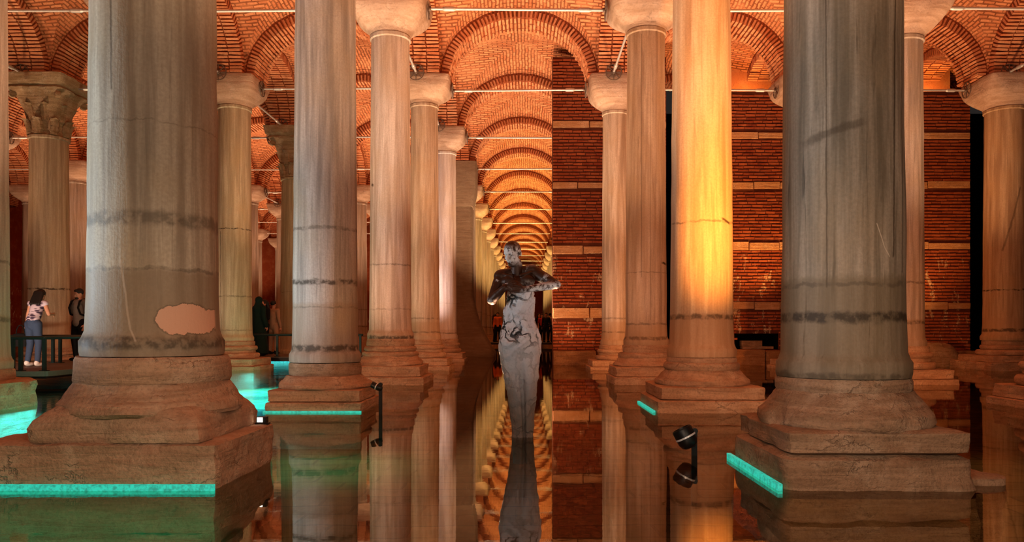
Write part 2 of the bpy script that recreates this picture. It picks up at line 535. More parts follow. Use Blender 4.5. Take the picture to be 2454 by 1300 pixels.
def arch_mesh():
    vs = []; fs = []; uvs = []
    n = 40
    P = []
    for i in range(n + 1):
        a = PI * i / n
        P.append((a, AA * 1.020 * math.cos(a), BB * 1.026 * math.sin(a), WEB_A * math.cos(a), (WEB_B + 0.03) * math.sin(a)))
    L = 0
    arc = [0]
    for i in range(n):
        L += math.hypot(P[i + 1][1] - P[i][1], P[i + 1][2] - P[i][2]); arc.append(L)
    for i in range(n + 1):
        a, xi, zi, xo, zo = P[i]
        vs += [(xi, -HW, Z0 + zi), (xi, HW, Z0 + zi), (xo, -HW, Z0 + zo), (xo, HW, Z0 + zo)]
    for i in range(n):
        k = 4 * i
        for f, uv in (((k, k + 1, k + 5, k + 4), [(0, arc[i]), (2 * HW, arc[i]), (2 * HW, arc[i + 1]), (0, arc[i + 1])]),
                      ((k + 2, k, k + 4, k + 6), [(0.22, arc[i]), (0, arc[i]), (0, arc[i + 1]), (0.22, arc[i + 1])]),
                      ((k + 1, k + 3, k + 7, k + 5), [(0, arc[i]), (0.22, arc[i]), (0.22, arc[i + 1]), (0, arc[i + 1])])):
            fs.append(f); uvs += uv
    # the two feet of the arch, flat on the capitals
    me = bpy.data.meshes.new('arch_body')
    me.from_pydata(vs, [], fs)
    uvl = me.uv_layers.new(name='UVMap')
    for k, q in enumerate(uvs): uvl.data[k].uv = q
    me.materials.append(M_archbody)
    me.shade_smooth(); me.set_sharp_from_angle(angle=R(35))
    me.update()
    return me
ARCH = arch_mesh()

# voussoir bricks, four shared meshes with uneven edges
def brick_mesh(d, seed, mat, jit=0.006):
    q = random.Random(seed)
    mb = MB()
    mb.box((0, 0, 0), d)
    for p in mb.v:
        p += Vector((q.uniform(-jit, jit), q.uniform(-jit, jit), q.uniform(-jit, jit)))
    return mb.mesh('brick', mat)
VB = [brick_mesh((0.21, 0.30, 0.050), 40 + k, M_brick, 0.007) for k in range(5)]   # radial, width, tangential
def voussoirs():
    out = []
    q = random.Random(3)
    n = 55
    for i in range(n):
        a = PI * (i + 0.5) / n
        xi, zi = AA * math.cos(a), BB * math.sin(a)
        nx, nz = math.cos(a) / AA, math.sin(a) / BB
        l = math.hypot(nx, nz); nx /= l; nz /= l
        for w in range(3):
            dr = q.uniform(-0.012, 0.014)
            off = 0.0 if i % 2 else 0.04
            y = (-0.325 + 0.325 * w) + q.uniform(-0.01, 0.01)
            c = Vector((xi + nx * (0.09 + dr), y, Z0 + zi + nz * (0.09 + dr)))
            ang = math.atan2(nz, nx) + q.uniform(-0.03, 0.03)
            m = Matrix.Translation(c) @ Matrix.Rotation(-ang, 4, 'Y') @ Matrix.Rotation(q.uniform(-0.03, 0.03), 4, 'X')
            out.append(m)
    return out
VOUS = voussoirs()
vm = MB()
for k, m in enumerate(VOUS):
    src = VB[k % 5]
    vm.add([v.co for v in src.vertices], [tuple(p.vertices) for p in src.polygons], m)
VOUS_ALL = vm.mesh('brick_courses', M_brick)

def ordn(k):
    return ['zeroth', 'first', 'second', 'third', 'fourth', 'fifth', 'sixth', 'seventh', 'eighth', 'ninth', 'tenth', 'eleventh', 'twelfth', 'thirteenth', 'fourteenth', 'fifteenth', 'sixteenth', 'seventeenth', 'eighteenth', 'nineteenth'][k]
def aisle_name(a):
    return {0: 'central aisle', -1: 'first aisle left of the centre', -2: 'second aisle left of the centre', -3: 'third aisle left of the centre', -4: 'fourth aisle left of the centre', 1: 'first aisle right of the centre', 2: 'second aisle right of the centre'}[a]
def line_name(l):
    n = abs(l)
    return f"{ordn(n)} line {'left' if l < 0 else 'right'} of the statue"

def arch(loc, rz, sx, tier):
    o = link_mesh('brick_arch', ARCH, None, loc, (0, 0, rz))
    o.scale = (sx, 1, 1)
    tag(o, kind='structure')
    if tier == 2:
        for k, m in enumerate(VOUS):
            b = link_mesh('brick', VB[k % 5], o)
            b.matrix_local = m
    elif tier == 1:
        b = link_mesh('brick_courses', VOUS_ALL, o)
        tag(b, kind='stuff')
    return o

def bay(a, r, x=True, y=True):
    yc = bay_y(r); sy = (ROWY[r + 1] - ROWY[r] - 2 * HW) / (2 * WEB_A)
    o = link_mesh('ceiling', WEB, None, (AISLE[a], yc, 0))
    o.scale = (1, sy, 1)
    tag(o, kind='structure')

BAYS = []
for r in range(-1, 18):
    for a in range(-5, 4):
        ok = (a == 0) or (-5 <= a < 0 and r <= 10) or (a > 0 and r <= 4)
        if a < -3 and r < 3: ok = False
        if a == 3 and r > 4: ok = False
        if ok:
            bay(a, r)
            BAYS.append((a, r))
BS = set(BAYS)
T2X = {(0, 4), (-1, 4), (-2, 4), (1, 4), (2, 4), (0, 5), (-1, 5)}
T2Y = {(-1, 3), (1, 3), (-2, 3), (-3, 4), (-1, 4), (2, 3), (3, 3)}
for r in range(0, 19):
    for a in range(-5, 4):
        if (a, r) in BS or (a, r - 1) in BS:
            t = 2 if (a, r) in T2X else 1 if 4 <= r <= 10 else 0
            o = arch((AISLE[a], ROWY[r], 0), 0, 1, t)
            if 4 <= r <= 8 and a in (0, -1, -2, 1, 2):
                o['label'] = f"brick arch across the {aisle_name(a)}, {ordn(r)} row from the front"
for r in range(-1, 18):
    for l in [-6, -5, -4, -3, -2, -1, 1, 2, 3, 4]:
        la = l if l < 0 else l - 1      # aisle to the left / right of the line
        left = (l if l < 0 else l - 1, r); right = (l + 1 if l < 0 else l, r)
        if left in BS or right in BS:
            t = 2 if (l, r) in T2Y else 1 if 3 <= r <= 9 else 0
            o = arch((LINEX[l], bay_y(r), 0), R(90), (ROWY[r + 1] - ROWY[r] - 1.4) / 3.5, t)

# ------------------------------------------------------------------ columns
def capital_plain(mb, z0, z1, r0, half, seed=0.0):
    h = z1 - z0
    rings = [(z0 - 0.02, r0 * 0.6, r0 * 0.6, 2), (z0 - 0.02, r0 * 1.02, r0 * 1.02, 2), (z0 + 0.03, r0 * 1.10, r0 * 1.10, 2), (z0 + 0.07, r0 * 1.13, r0 * 1.13, 2.05)]
    for k in range(1, 11):
        f = k / 10
        rad = r0 * 1.13 + (half - r0 * 1.13) * math.sin(f * PI / 2) ** 0.85
        rings.append((z0 + 0.07 + (h * 0.62) * f, rad, rad, 2.1 + 7 * f ** 1.6))
    rings += [(z0 + h * 0.80, half * 1.01, half * 1.01, 14), (z1 - 0.03, half * 1.04, half * 1.04, 20), (z1, half * 1.02, half * 1.02, 20), (z1, half * 0.5, half * 0.5, 20)]
    loft_se(mb, rings, 64, 0.008, 2.5, seed)

def leaf_mesh():
    mb = MB()
    vs = []; fs = []
    n, m = 9, 7
    for i in range(n + 1):
        f = i / n
        w = 0.115 * (math.sin(PI * min(1, 0.18 + f * 0.82)) ** 0.6 + 0.12)
        out = 0.03 + 0.17 * f ** 2.2
        z = 0.40 * f - (0.10 * max(0, f - 0.72) / 0.28)
        lob = 1 + 0.16 * math.cos(f * 5 * 2 * PI)
        for j in range(m + 1):
            t = j / m * 2 - 1
            vs.append((t * w * lob, -(out + 0.035 * (1 - t * t) - 0.02 * abs(t) + 0.014 * math.cos(t * 9)), z))
    nn = len(vs)
    vs2 = [(x * 0.95, y + 0.03, z) for x, y, z in vs]
    for i in range(n):
        for j in range(m):
            k = i * (m + 1) + j
            fs.append((k, k + 1, k + m + 2, k + m + 1))
            fs.append((nn + k + m + 1, nn + k + m + 2, nn + k + 1, nn + k))
    for i in range(n):
        for j in (0, m):
            k = i * (m + 1) + j
            q = (k, k + m + 1, nn + k + m + 1, nn + k)
            fs.append(q if j == 0 else q[::-1])
    mb.add(vs + vs2, fs)
    return mb.mesh('leaf', M_carved, 60)
LEAF = leaf_mesh()
def capital_carved(root, z0, z1, r0, half, mat, leaves=True):
    h = z1 - z0
    mb = MB()
    rings = [(z0 - 0.02, r0 * 0.6, r0 * 0.6, 2), (z0 - 0.02, r0, r0, 2)]
    for k in range(0, 9):
        f = k / 8
        rad = r0 * 0.98 + (half * 0.86 - r0) * f ** 2.4
        rings.append((z0 + h * 0.70 * f, rad, rad, 2 + 2.5 * f * f))
    rings += [(z0 + h * 0.72, half * 0.92, half * 0.92, 6), (z0 + h * 0.76, half * 0.98, half * 0.98, 12), (z0 + h * 0.80, half * 0.92, half * 0.92, 14), (z0 + h * 0.84, half * 1.04, half * 1.04, 18),
              (z1 - 0.02, half * 1.12, half * 1.12, 18), (z1, half * 1.08, half * 1.08, 18), (z1, half * 0.5, half * 0.5, 18)]
    loft_se(mb, rings, 64, 0.03, 4.5, z0, 0.10)
    # helix volutes under the corners of the slab
    for k in range(4):
        a = PI / 4 + k * PI / 2
        d = Vector((math.cos(a), math.sin(a), 0))
        c = d * half * 1.08 + Vector((0, 0, z0 + h * 0.66))
        t = Vector((-d.y, d.x, 0))
        mb.tube(c - t * 0.05, c + t * 0.05, 0.085, n=14)
        mb.tube(c - t * 0.065, c + t * 0.065, 0.035, n=10)
    cap = mb.build('capital', mat, root, 50)
    if leaves:
        for tier, (n, zz, off, sc) in enumerate(((8, 0.0, 0.0, 1.0), (8, 0.24, PI / 8, 1.05))):
            for k in range(n):
                a = off + k * 2 * PI / n
                o = link_mesh('leaf', LEAF, cap)
                o.location = (math.sin(a) * (r0 - 0.01), -math.cos(a) * (r0 - 0.01), z0 + zz * h)
                o.rotation_euler = (0, 0, a)
                o.scale = (sc, sc, sc * h * 0.9)
    return cap

def shaft_rings(z0, z1, rb, rt, foot=True, seed=0):
    h = z1 - z0
    pr = []
    if foot:
        pr += [(rb * 1.085, z0), (rb * 1.10, z0 + 0.03), (rb * 1.10, z0 + 0.10), (rb * 1.06, z0 + 0.125), (rb * 1.02, z0 + 0.17)]
    else:
        pr += [(rb * 1.02, z0)]
    for k in range(1, 22):
        f = k / 22
        pr.append((rb + (rt - rb) * f - 0.012 * 0, z0 + 0.18 + (h - 0.30) * f))
    pr += [(rt * 1.0, z1 - 0.10), (rt * 1.07, z1 - 0.08), (rt * 1.07, z1 - 0.02), (rt, z1)]
    return pr

def make_shaft(root, z0, z1, rb, rt, mat, foot=True, rough=0.006, seed=0.0, n=72):
    mb = MB()
    rings = [(z0, rb * 0.5, rb * 0.5, 2)] + [(z, r, r, 2) for r, z in shaft_rings(z0, z1, rb, rt, foot)] + [(z1, rt * 0.5, rt * 0.5, 2)]
    loft_se(mb, rings, n, rough, 1.8, seed)
    return mb.build('shaft', mat, root, 40)

def make_base(root, spec, mat, seed=0.0):
    """spec: list of (part name, kind, z0, z1, half, extra)"""
    for i, s in enumerate(spec):
        nm, kind, z0, z1, half = s[:5]
        ex = s[5] if len(s) > 5 else {}
        mb = MB()
        sd = seed + i * 3.7
        if kind == 'slab':
            loft_se(mb, slab_rings(z0, z1, half, ex.get('hy', half), ex.get('e', 40), ex.get('bev', 0.02), 10, ex.get('top', 0.0)), 128, ex.get('amp', 0.018), ex.get('freq', 4.5), sd, ex.get('chip', 0.05), ex.get('cx', 0), ex.get('cy', 0))
        elif kind == 'spur':   # a square block whose upper part runs into the round torus
            h = z1 - z0
            rings = [(z0, half * 0.5, half * 0.5, 30), (z0, half * 0.985, half * 0.985, 30), (z0 + h * 0.08, half, half, 30), (z0 + h * 0.35, half, half, 30), (z0 + h * 0.55, half * 0.985, half * 0.985, 18), (z0 + h * 0.72, half * 0.955, half * 0.955, 7), (z0 + h * 0.86, half * 0.93, half * 0.93, 3.8), (z0 + h * 0.96, half * 0.90, half * 0.90, 2.8), (z1, half * 0.86, half * 0.86, 2.4), (z1, half * 0.4, half * 0.4, 2)]
            loft_se(mb, rings, 128, 0.022, 4.5, sd, 0.07)
        elif kind == 'torus':
            h = z1 - z0
            rings = [(z0, half * 0.5, half * 0.5, 2)]
            for k in range(9):
                a = -PI / 2 + PI * k / 8
                rr = half - 0.42 * h + 0.42 * h * math.cos(a)
                rings.append((z0 + h * (0.5 + 0.5 * math.sin(a)), rr, rr, 2))
            rings.append((z1, half * 0.5, half * 0.5, 2))
            loft_se(mb, rings, 96, ex.get('amp', 0.012), 3.4, sd, ex.get('chip', 0.06))
        elif kind == 'cone':   # a sloping ring, wide below
            top = ex['top']
            h = z1 - z0
            rings = [(z0, half * 0.5, half * 0.5, 2), (z0, half * 0.97, half * 0.97, 2), (z0 + h * 0.12, half, half, 2), (z0 + h * 0.35, half * 0.985, half * 0.985, 2)]
            for k in range(1, 7):
                f = k / 6
                rr = half * 0.985 + (top - half * 0.985) * (f ** 0.8)
                rings.append((z0 + h * (0.35 + 0.65 * f), rr, rr, 2))
            rings.append((z1, half * 0.4, half * 0.4, 2))
            loft_se(mb, rings, 128, ex.get('amp', 0.020), 4.8, sd, ex.get('chip', 0.09))
        elif kind == 'drum':
            h = z1 - z0
            rings = [(z0, half * 0.5, half * 0.5, 2), (z0, half * 0.98, half * 0.98, 2), (z0 + 0.02, half, half, 2), (z0 + h * 0.5, half, half, 2), (z1 - 0.02, half * 0.995, half * 0.995, 2), (z1, half * 0.97, half * 0.97, 2), (z1, half * 0.5, half * 0.5, 2)]
            loft_se(mb, rings, 96, ex.get('amp', 0.008), 3.4, sd, ex.get('chip', 0.03))
        mb.build(nm, ex.get('mat', mat), root, 45)

def std_base(zt=0.72, w=0.60, r=0.42):
    return [('plinth', 'slab', -0.5, 0.10 * zt / 0.72, w + 0.06, {'amp': 0.012}), ('plinth', 'slab', 0.10 * zt / 0.72, 0.28 * zt / 0.72, w, {'amp': 0.01}),
            ('torus', 'torus', 0.28 * zt / 0.72, 0.42 * zt / 0.72, r * 1.42), ('drum', 'drum', 0.42 * zt / 0.72, 0.49 * zt / 0.72, r * 1.2), ('torus', 'torus', 0.49 * zt / 0.72, 0.60 * zt / 0.72, r * 1.3), ('drum', 'drum', 0.60 * zt / 0.72, zt, r * 1.16)]

def column(x, y, label, base, zs0, zs1, rb, rt, mat, cap='plain', half=0.70, bmat=None, cmat=None, group=None, foot=True, seed=0.0, rough=0.006):
    root = empty('marble_column', (x, y, 0))
    tag(root, label, 'column', group, 'thing')
    make_base(root, base, bmat or M_base, seed)
    make_shaft(root, zs0, zs1, rb, rt, mat, foot, rough, seed)
    if cap == 'plain':
        mb = MB(); capital_plain(mb, zs1, Z0, rt, half, seed)
        mb.build('capital', cmat or M_cap, root, 45)
    else:
        capital_carved(root, zs1, Z0, rt, half * 0.92, cmat or M_carved)
    return root

def add_glow(root, c, d, mat=None):  # glowing bar in place of the lit stone edge, not a fitting
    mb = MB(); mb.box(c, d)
    o = mb.build('stone_glow', mat or M_led, root)  # M_led stands in for underwater light on the stone
    o['label'] = 'glowing band standing for teal light on the stone at the waterline'
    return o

BR = srgb(60, 44, 26); PLASTER = srgb(206, 160, 132); PALE = srgb(200, 180, 158)
# -- front left
m = marble('front_left_marble', srgb(186, 172, 150), srgb(140, 124, 104), tide=[(1.76, 0.07, 0.55), (1.42, 0.02, 0.5), (0.93, 0.06, 0.75), (2.40, 0.008, 0.3)],
           low=(1.40, srgb(120, 98, 74), 0.6), strokes=[(-0.02, 1.48, 0.05, 1.02, 0.010, 0.45, PALE), (0.05, 1.02, 0.10, 0.94, 0.008, 0.45, PALE), (-0.10, 3.4, -0.085, 2.6, 0.012, 0.6, BR)],
           patch=(0.335, 1.085, 0.14, 0.095, PLASTER), vein=0.35)
c1 = column(-2.47, 5.40, 'huge grey column at front with pink plaster patch, left of the statue', [
    ('plinth', 'slab', -0.5, 0.29, 0.80, {'amp': 0.020, 'freq': 5, 'chip': 0.05, 'bev': 0.025, 'hy': 0.57, 'cx': -0.13}),
    ('plinth', 'spur', 0.29, 0.55, 0.555),
    ('torus', 'cone', 0.45, 0.665, 0.60, {'top': 0.50, 'amp': 0.020}),
    ('drum', 'drum', 0.66, 0.835, 0.515, {'amp': 0.010})], 0.84, 6.7, 0.425, 0.385, m, seed=1.0)
add_glow(c1, (-0.13, -0.598, 0.008), (1.60, 0.03, 0.06))
# -- front right
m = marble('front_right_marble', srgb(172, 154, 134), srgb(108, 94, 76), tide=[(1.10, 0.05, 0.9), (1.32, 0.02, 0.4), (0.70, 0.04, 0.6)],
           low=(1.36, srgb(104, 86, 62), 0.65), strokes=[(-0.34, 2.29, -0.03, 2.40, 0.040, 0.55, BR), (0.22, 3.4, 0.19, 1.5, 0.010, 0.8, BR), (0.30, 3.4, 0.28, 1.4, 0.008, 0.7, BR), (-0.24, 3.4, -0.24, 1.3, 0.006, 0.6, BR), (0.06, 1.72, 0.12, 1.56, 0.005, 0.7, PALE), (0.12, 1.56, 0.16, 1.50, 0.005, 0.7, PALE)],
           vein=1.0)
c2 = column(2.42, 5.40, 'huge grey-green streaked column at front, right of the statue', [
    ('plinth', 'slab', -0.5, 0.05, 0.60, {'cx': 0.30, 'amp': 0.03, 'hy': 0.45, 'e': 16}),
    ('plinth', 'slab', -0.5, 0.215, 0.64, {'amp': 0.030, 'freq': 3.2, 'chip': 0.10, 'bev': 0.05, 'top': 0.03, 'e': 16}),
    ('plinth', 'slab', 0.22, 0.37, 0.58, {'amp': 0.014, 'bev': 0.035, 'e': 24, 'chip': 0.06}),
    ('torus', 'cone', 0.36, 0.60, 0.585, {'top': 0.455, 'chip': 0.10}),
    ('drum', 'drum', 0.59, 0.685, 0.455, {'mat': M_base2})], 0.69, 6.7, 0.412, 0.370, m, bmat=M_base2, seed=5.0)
add_glow(c2, (-0.645, 0.0, 0.012), (0.03, 1.22, 0.06))
# -- second row
m = marble('second_left_marble', srgb(186, 172, 160), srgb(134, 122, 112), tide=[(1.62, 0.05, 0.85), (2.30, 0.03, 0.5), (0.78, 0.06, 0.85), (1.30, 0.015, 0.4)], low=(1.34, srgb(132, 104, 78), 0.45), vein=0.45)
c3 = column(-2.44, 9.9, 'grey column with dark ring stains, second from front on the left, on stepped red base', [
    ('plinth', 'slab', -0.5, 0.12, 0.60, {'amp': 0.012}), ('plinth', 'slab', 0.125, 0.27, 0.57, {'amp': 0.012}), ('torus', 'cone', 0.27, 0.43, 0.60, {'top': 0.48}), ('drum', 'drum', 0.43, 0.59, 0.46, {'mat': M_base2})], 0.60, 6.7, 0.415, 0.37, m, seed=9.0)
add_glow(c3, (0, -0.625, 0.004), (1.2, 0.03, 0.035))
m = marble('second_right_marble', srgb(212, 182, 150), srgb(176, 138, 104), tide=[(1.18, 0.05, 0.7), (2.38, 0.02, 0.5)], low=(1.2, srgb(170, 122, 82), 0.5), strokes=[(0.18, 2.42, 0.30, 2.36, 0.02, 0.9, BR)], vein=0.35)
c4 = column(2.46, 9.9, 'column brightly lit orange, second from front on the right', [
    ('plinth', 'slab', -0.5, 0.15, 0.70, {'amp': 0.014}), ('plinth', 'slab', 0.155, 0.31, 0.64, {'amp': 0.012}), ('torus', 'cone', 0.31, 0.50, 0.61, {'top': 0.47}), ('torus', 'torus', 0.49, 0.60, 0.49), ('drum', 'drum', 0.59, 0.66, 0.45)], 0.665, 6.75, 0.405, 0.355, m, seed=13.0)
add_glow(c4, (-0.725, 0, 0.006), (0.03, 1.3, 0.04))
column(-7.04, 9.9, 'grey column cut by the left edge of the frame, on a round rough base', [
    ('plinth', 'slab', -0.5, 0.36, 0.62, {'e': 3.2, 'bev': 0.06, 'chip': 0.10, 'amp': 0.03}), ('drum', 'drum', 0.36, 0.50, 0.47)], 0.50, 6.7, 0.41, 0.37, M_shaft, seed=17.0)
column(7.24, 9.9, 'column at the right edge with only its base showing', std_base(0.72, 0.62), 0.72, 6.7, 0.41, 0.37, M_shaft, seed=21.0)
# -- third row
def ring_m(nm, l, d, tide, lowz, strokes=(), vein=0.5):
    return marble(nm, l, d, tide=tide, low=(lowz, srgb(168, 134, 100), 0.45), strokes=strokes, vein=vein)
m3l = ring_m('third_left_marble', srgb(216, 200, 186), srgb(170, 148, 130), [(0.86, 0.06, 0.8), (2.25, 0.02, 0.5), (1.4, 0.02, 0.3)], 1.0, [(-0.32, 3.78, -0.28, 3.75, 0.03, 1, BR)])
column(-2.44, 14.65, 'pale column with bowl capital, third from front on the left', [
    ('plinth', 'slab', -0.5, 0.14, 0.74, {'amp': 0.02}), ('plinth', 'slab', 0.14, 0.34, 0.66), ('torus', 'cone', 0.34, 0.52, 0.64, {'top': 0.52}), ('torus', 'torus', 0.50, 0.60, 0.54), ('torus', 'torus', 0.60, 0.70, 0.50), ('drum', 'drum', 0.70, 0.84, 0.46)], 0.84, 6.66, 0.40, 0.365, m3l, half=0.72, seed=25.0)
m3r = ring_m('third_right_marble', srgb(196, 168, 142), srgb(150, 120, 96), [(1.12, 0.03, 0.5), (2.1, 0.015, 0.4), (0.85, 0.05, 0.6)], 1.1, [(0.26, 2.28, 0.36, 2.26, 0.035, 1, BR), (-0.14, 6.6, -0.14, 2.0, 0.006, 0.6, BR), (0.02, 6.0, 0.02, 1.2, 0.006, 0.6, BR)])
column(2.49, 14.65, 'brownish streaked column with bowl capital, third from front on the right', [
    ('plinth', 'slab', -0.5, 0.14, 0.70, {'amp': 0.02}), ('plinth', 'slab', 0.14, 0.32, 0.66), ('torus', 'cone', 0.32, 0.48, 0.64, {'top': 0.52}), ('torus', 'torus', 0.46, 0.58, 0.54), ('drum', 'drum', 0.58, 0.72, 0.46)], 0.72, 6.75, 0.395, 0.36, m3r, half=0.71, seed=29.0)
column(-7.36, 14.65, 'column hidden behind the huge front left column', std_base(), 0.72, 6.7, 0.40, 0.37, M_shaft, seed=33.0)
column(7.42, 14.65, 'orange lit column just right of the huge front right column', std_base(0.70, 0.66), 0.70, 6.6, 0.40, 0.37, M_shaft, half=0.72, seed=37.0)
# -- fourth row
m4 = ring_m('fourth_marble', srgb(206, 184, 162), srgb(160, 134, 110), [(1.3, 0.03, 0.4), (0.95, 0.03, 0.5)], 1.2)
column(-2.44, 19.55, 'pale column with bowl capital, fourth from front on the left', std_base(0.76, 0.66, 0.40), 0.76, 6.78, 0.39, 0.345, m4, half=0.68, seed=41.0)
column(2.48, 19.55, 'slender pale column standing right in front of the brick wall', std_base(0.62, 0.66, 0.36), 0.62, 6.6, 0.355, 0.325, m4, half=0.68, seed=45.0)
m4l = ring_m('cracked_marble', srgb(196, 182, 156), srgb(156, 140, 114), [(3.57, 0.02, 0.95), (1.86, 0.03, 0.5), (1.0, 0.02, 0.4)], 0.9, [(-0.21, 3.5, -0.19, 0.75, 0.012, 0.9, BR)])
column(-7.33, 19.55, 'cracked beige column with bowl capital, right of the huge front left column', std_base(0.72, 0.72, 0.44), 0.72, 6.72, 0.435, 0.40, m4l, half=0.68, seed=49.0)
m4ll = ring_m('ringed_marble', srgb(198, 180, 152), srgb(158, 138, 112), [(2.05, 0.03, 0.9)], 1.2)
column(-12.10, 19.55, 'thick column with carved leaf capital behind the woman on the left', std_base(0.55, 0.74, 0.5), 0.55, 5.95, 0.475, 0.44, m4ll, cap='carved', half=0.80, seed=53.0)
column(7.31, 19.55, 'column hidden behind the huge front right column, bowl capital peeking out', std_base(0.62, 0.66), 0.62, 6.7, 0.38, 0.35, m4, seed=57.0)
m4rr = ring_m('veined_marble', srgb(196, 166, 130), srgb(152, 120, 88), [(2.02, 0.03, 0.9), (1.0, 0.06, 0.8)], 1.3, [(-0.3, 3.0, 0.1, 4.6, 0.03, 0.5, BR)])
column(12.50, 19.55, 'thick tan column with bowl capital before the dark opening at far right', [
    ('plinth', 'slab', -0.5, 0.20, 0.92, {'chip': 0.15, 'amp': 0.04}), ('plinth', 'slab', 0.20, 0.36, 0.78, {'chip': 0.1}), ('torus', 'torus', 0.36, 0.50, 0.66), ('torus', 'torus', 0.50, 0.62, 0.56), ('drum', 'drum', 0.62, 0.74, 0.52)], 0.74, 6.68, 0.50, 0.46, m4rr, half=0.76, seed=61.0)
# -- fifth row and on
m5 = ring_m('white_marble', srgb(226, 214, 208), srgb(190, 172, 164), [(1.85, 0.01, 0.4), (0.9, 0.03, 0.6)], 1.0)
column(-2.42, 24.42, 'whitish column with white bowl capital, fifth from front on the left', std_base(0.72, 0.62, 0.37), 0.72, 6.7, 0.365, 0.335, m5, half=0.64, seed=65.0)
m5l = ring_m('greenish_marble', srgb(200, 186, 150), srgb(160, 144, 112), [(2.2, 0.01, 0.5), (1.1, 0.01, 0.3)], 0.9)
c5 = column(-7.20, 24.42, 'column with carved leaf capital and teal lit foot, left of ring stained column', [('plinth', 'slab', -0.5, 0.10, 0.78), ('plinth', 'slab', 0.10, 0.24, 0.74)], 0.24, 5.85, 0.52, 0.46, m5l, cap='carved', half=0.82, seed=69.0)
add_glow(c5, (0, -0.80, 0.05), (1.5, 0.03, 0.13), M_glowc)

# concrete pier with flared foot
root = empty('concrete_pier', (-2.30, 29.3, 0))
tag(root, 'dark concrete pier flaring at the foot, left behind the statue', 'pier', None, 'thing')
mb = MB()
rings = [(-0.5, 0.5, 0.5, 8), (-0.5, 1.30, 1.0, 8), (0.15, 1.30, 1.0, 8)]
for k in range(1, 13):
    f = k / 12
    hx = 0.44 + 0.86 * (1 - f) ** 2.0
    rings.append((0.15 + 2.6 * f, hx, 0.44 + 0.5 * (1 - f) ** 2, 8))
rings += [(5.7, 0.42, 0.42, 8), (5.72, 0.2, 0.2, 8)]
loft_se(mb, rings, 64, 0.01, 1.5, 2.0)
mb.build('shaft', M_conc, root, 40)
mb = MB(); loft_se(mb, [(5.7, 0.3, 0.3, 12), (5.7, 0.45, 0.45, 12), (6.3, 0.58, 0.62, 16), (7.38, 0.60, 0.66, 20), (7.38, 0.3, 0.3, 20)], 64, 0.01, 1.5)
mb.build('capital', M_conc, root, 40)

# far columns: one shared set of meshes
proto = column(LINEX[-1], ROWY[7], 'distant marble column along the central aisle', [('base', 'cone', -0.4, 0.66, 0.72, {'top': 0.46})], 0.66, 6.7, 0.39, 0.355, M_shaft, half=0.68)
proto_kids = list(proto.children)
def copy_col(x, y, label, group):
    c = proto.copy(); COL.objects.link(c); c.location = (x, y, 0)
    for ch in proto_kids:
        q = ch.copy(); COL.objects.link(q); q.parent = c
    tag(c, label, 'column', group, 'thing')
    return c
proto['label'] = 'distant column on the left side of the central aisle, just behind the dark pier'
proto['group'] = 'distant columns of the central aisle'
DONE = {(-1, 7)}
for l in (-1, 1):
    for r in (range(8, 19) if l < 0 else range(12, 19)):
        copy_col(LINEX[l], ROWY[r], f"distant column on the {'left' if l < 0 else 'right'} side of the central aisle, {ordn(r)} row from the front", 'distant columns of the central aisle')
FARL = {-2: range(6, 12), -3: range(5, 12), -4: range(5, 12), -5: range(7, 12)}
for l, rr in FARL.items():
    for r in rr:
        if (l, r) == (-3, 6): lab = 'brown column just right of the thick carved capital column, behind the man'
        else: lab = f'distant marble column in the {line_name(l)}, {ordn(r)} row from the front'
        copy_col(LINEX[l], ROWY[r], lab, None if (l, r) == (-3, 6) else 'distant columns of the left aisles')

# ------------------------------------------------------------------ tie rods with anchor plates
def plate_mesh():
    mb = MB()
    mb.lathe([(0.185, 0.0), (0.205, 0.0), (0.205, 0.022), (0.185, 0.022), (0.185, 0.0)], 28, None, False)
    for k in range(8):
        a = k * PI / 4
        m = Matrix.Rotation(a, 4, 'Z')
        mb.box((0.10, 0, 0.015), (0.19, 0.020, 0.020), m)
    mb.tube((0, 0, 0), (0, 0, 0.07), 0.045, n=12)
    return mb.mesh('anchor_plate', M_iron, 40)
PLATE = plate_mesh()
def rod_mesh(L):
    mb = MB(); mb.tube((-L / 2, 0, 0), (L / 2, 0, 0), 0.028, n=12); return mb.mesh('bar', M_steel, 40)
def coup_mesh():
    mb = MB(); mb.tube((-0.09, 0, 0), (0.09, 0, 0), 0.045, n=12); mb.tube((-0.13, 0, 0), (-0.09, 0, 0), 0.03, 0.045, n=12); mb.tube((0.09, 0, 0), (0.13, 0, 0), 0.045, 0.03, n=12)
    return mb.mesh('coupler', M_steel, 40)
BAR = rod_mesh(3.46); COUP = coup_mesh()
def tie_rod(p, rz, L, label, group, full=True, tilt=0.0):
    o = empty('tie_rod', p, rz)
    o.rotation_euler = (0, tilt, rz)
    tag(o, label, 'tie rod', group)
    b = link_mesh('bar', BAR, o); b.scale = (L / 3.46, 1, 1)
    if full:
        for s in (-1, 1):
            link_mesh('coupler', COUP, o, (s * (L / 2 - 0.42), 0, 0))
            link_mesh('anchor_plate', PLATE, o, (s * L / 2, 0, 0), (0, -s * PI / 2, 0))
    return o
ZR = 7.20
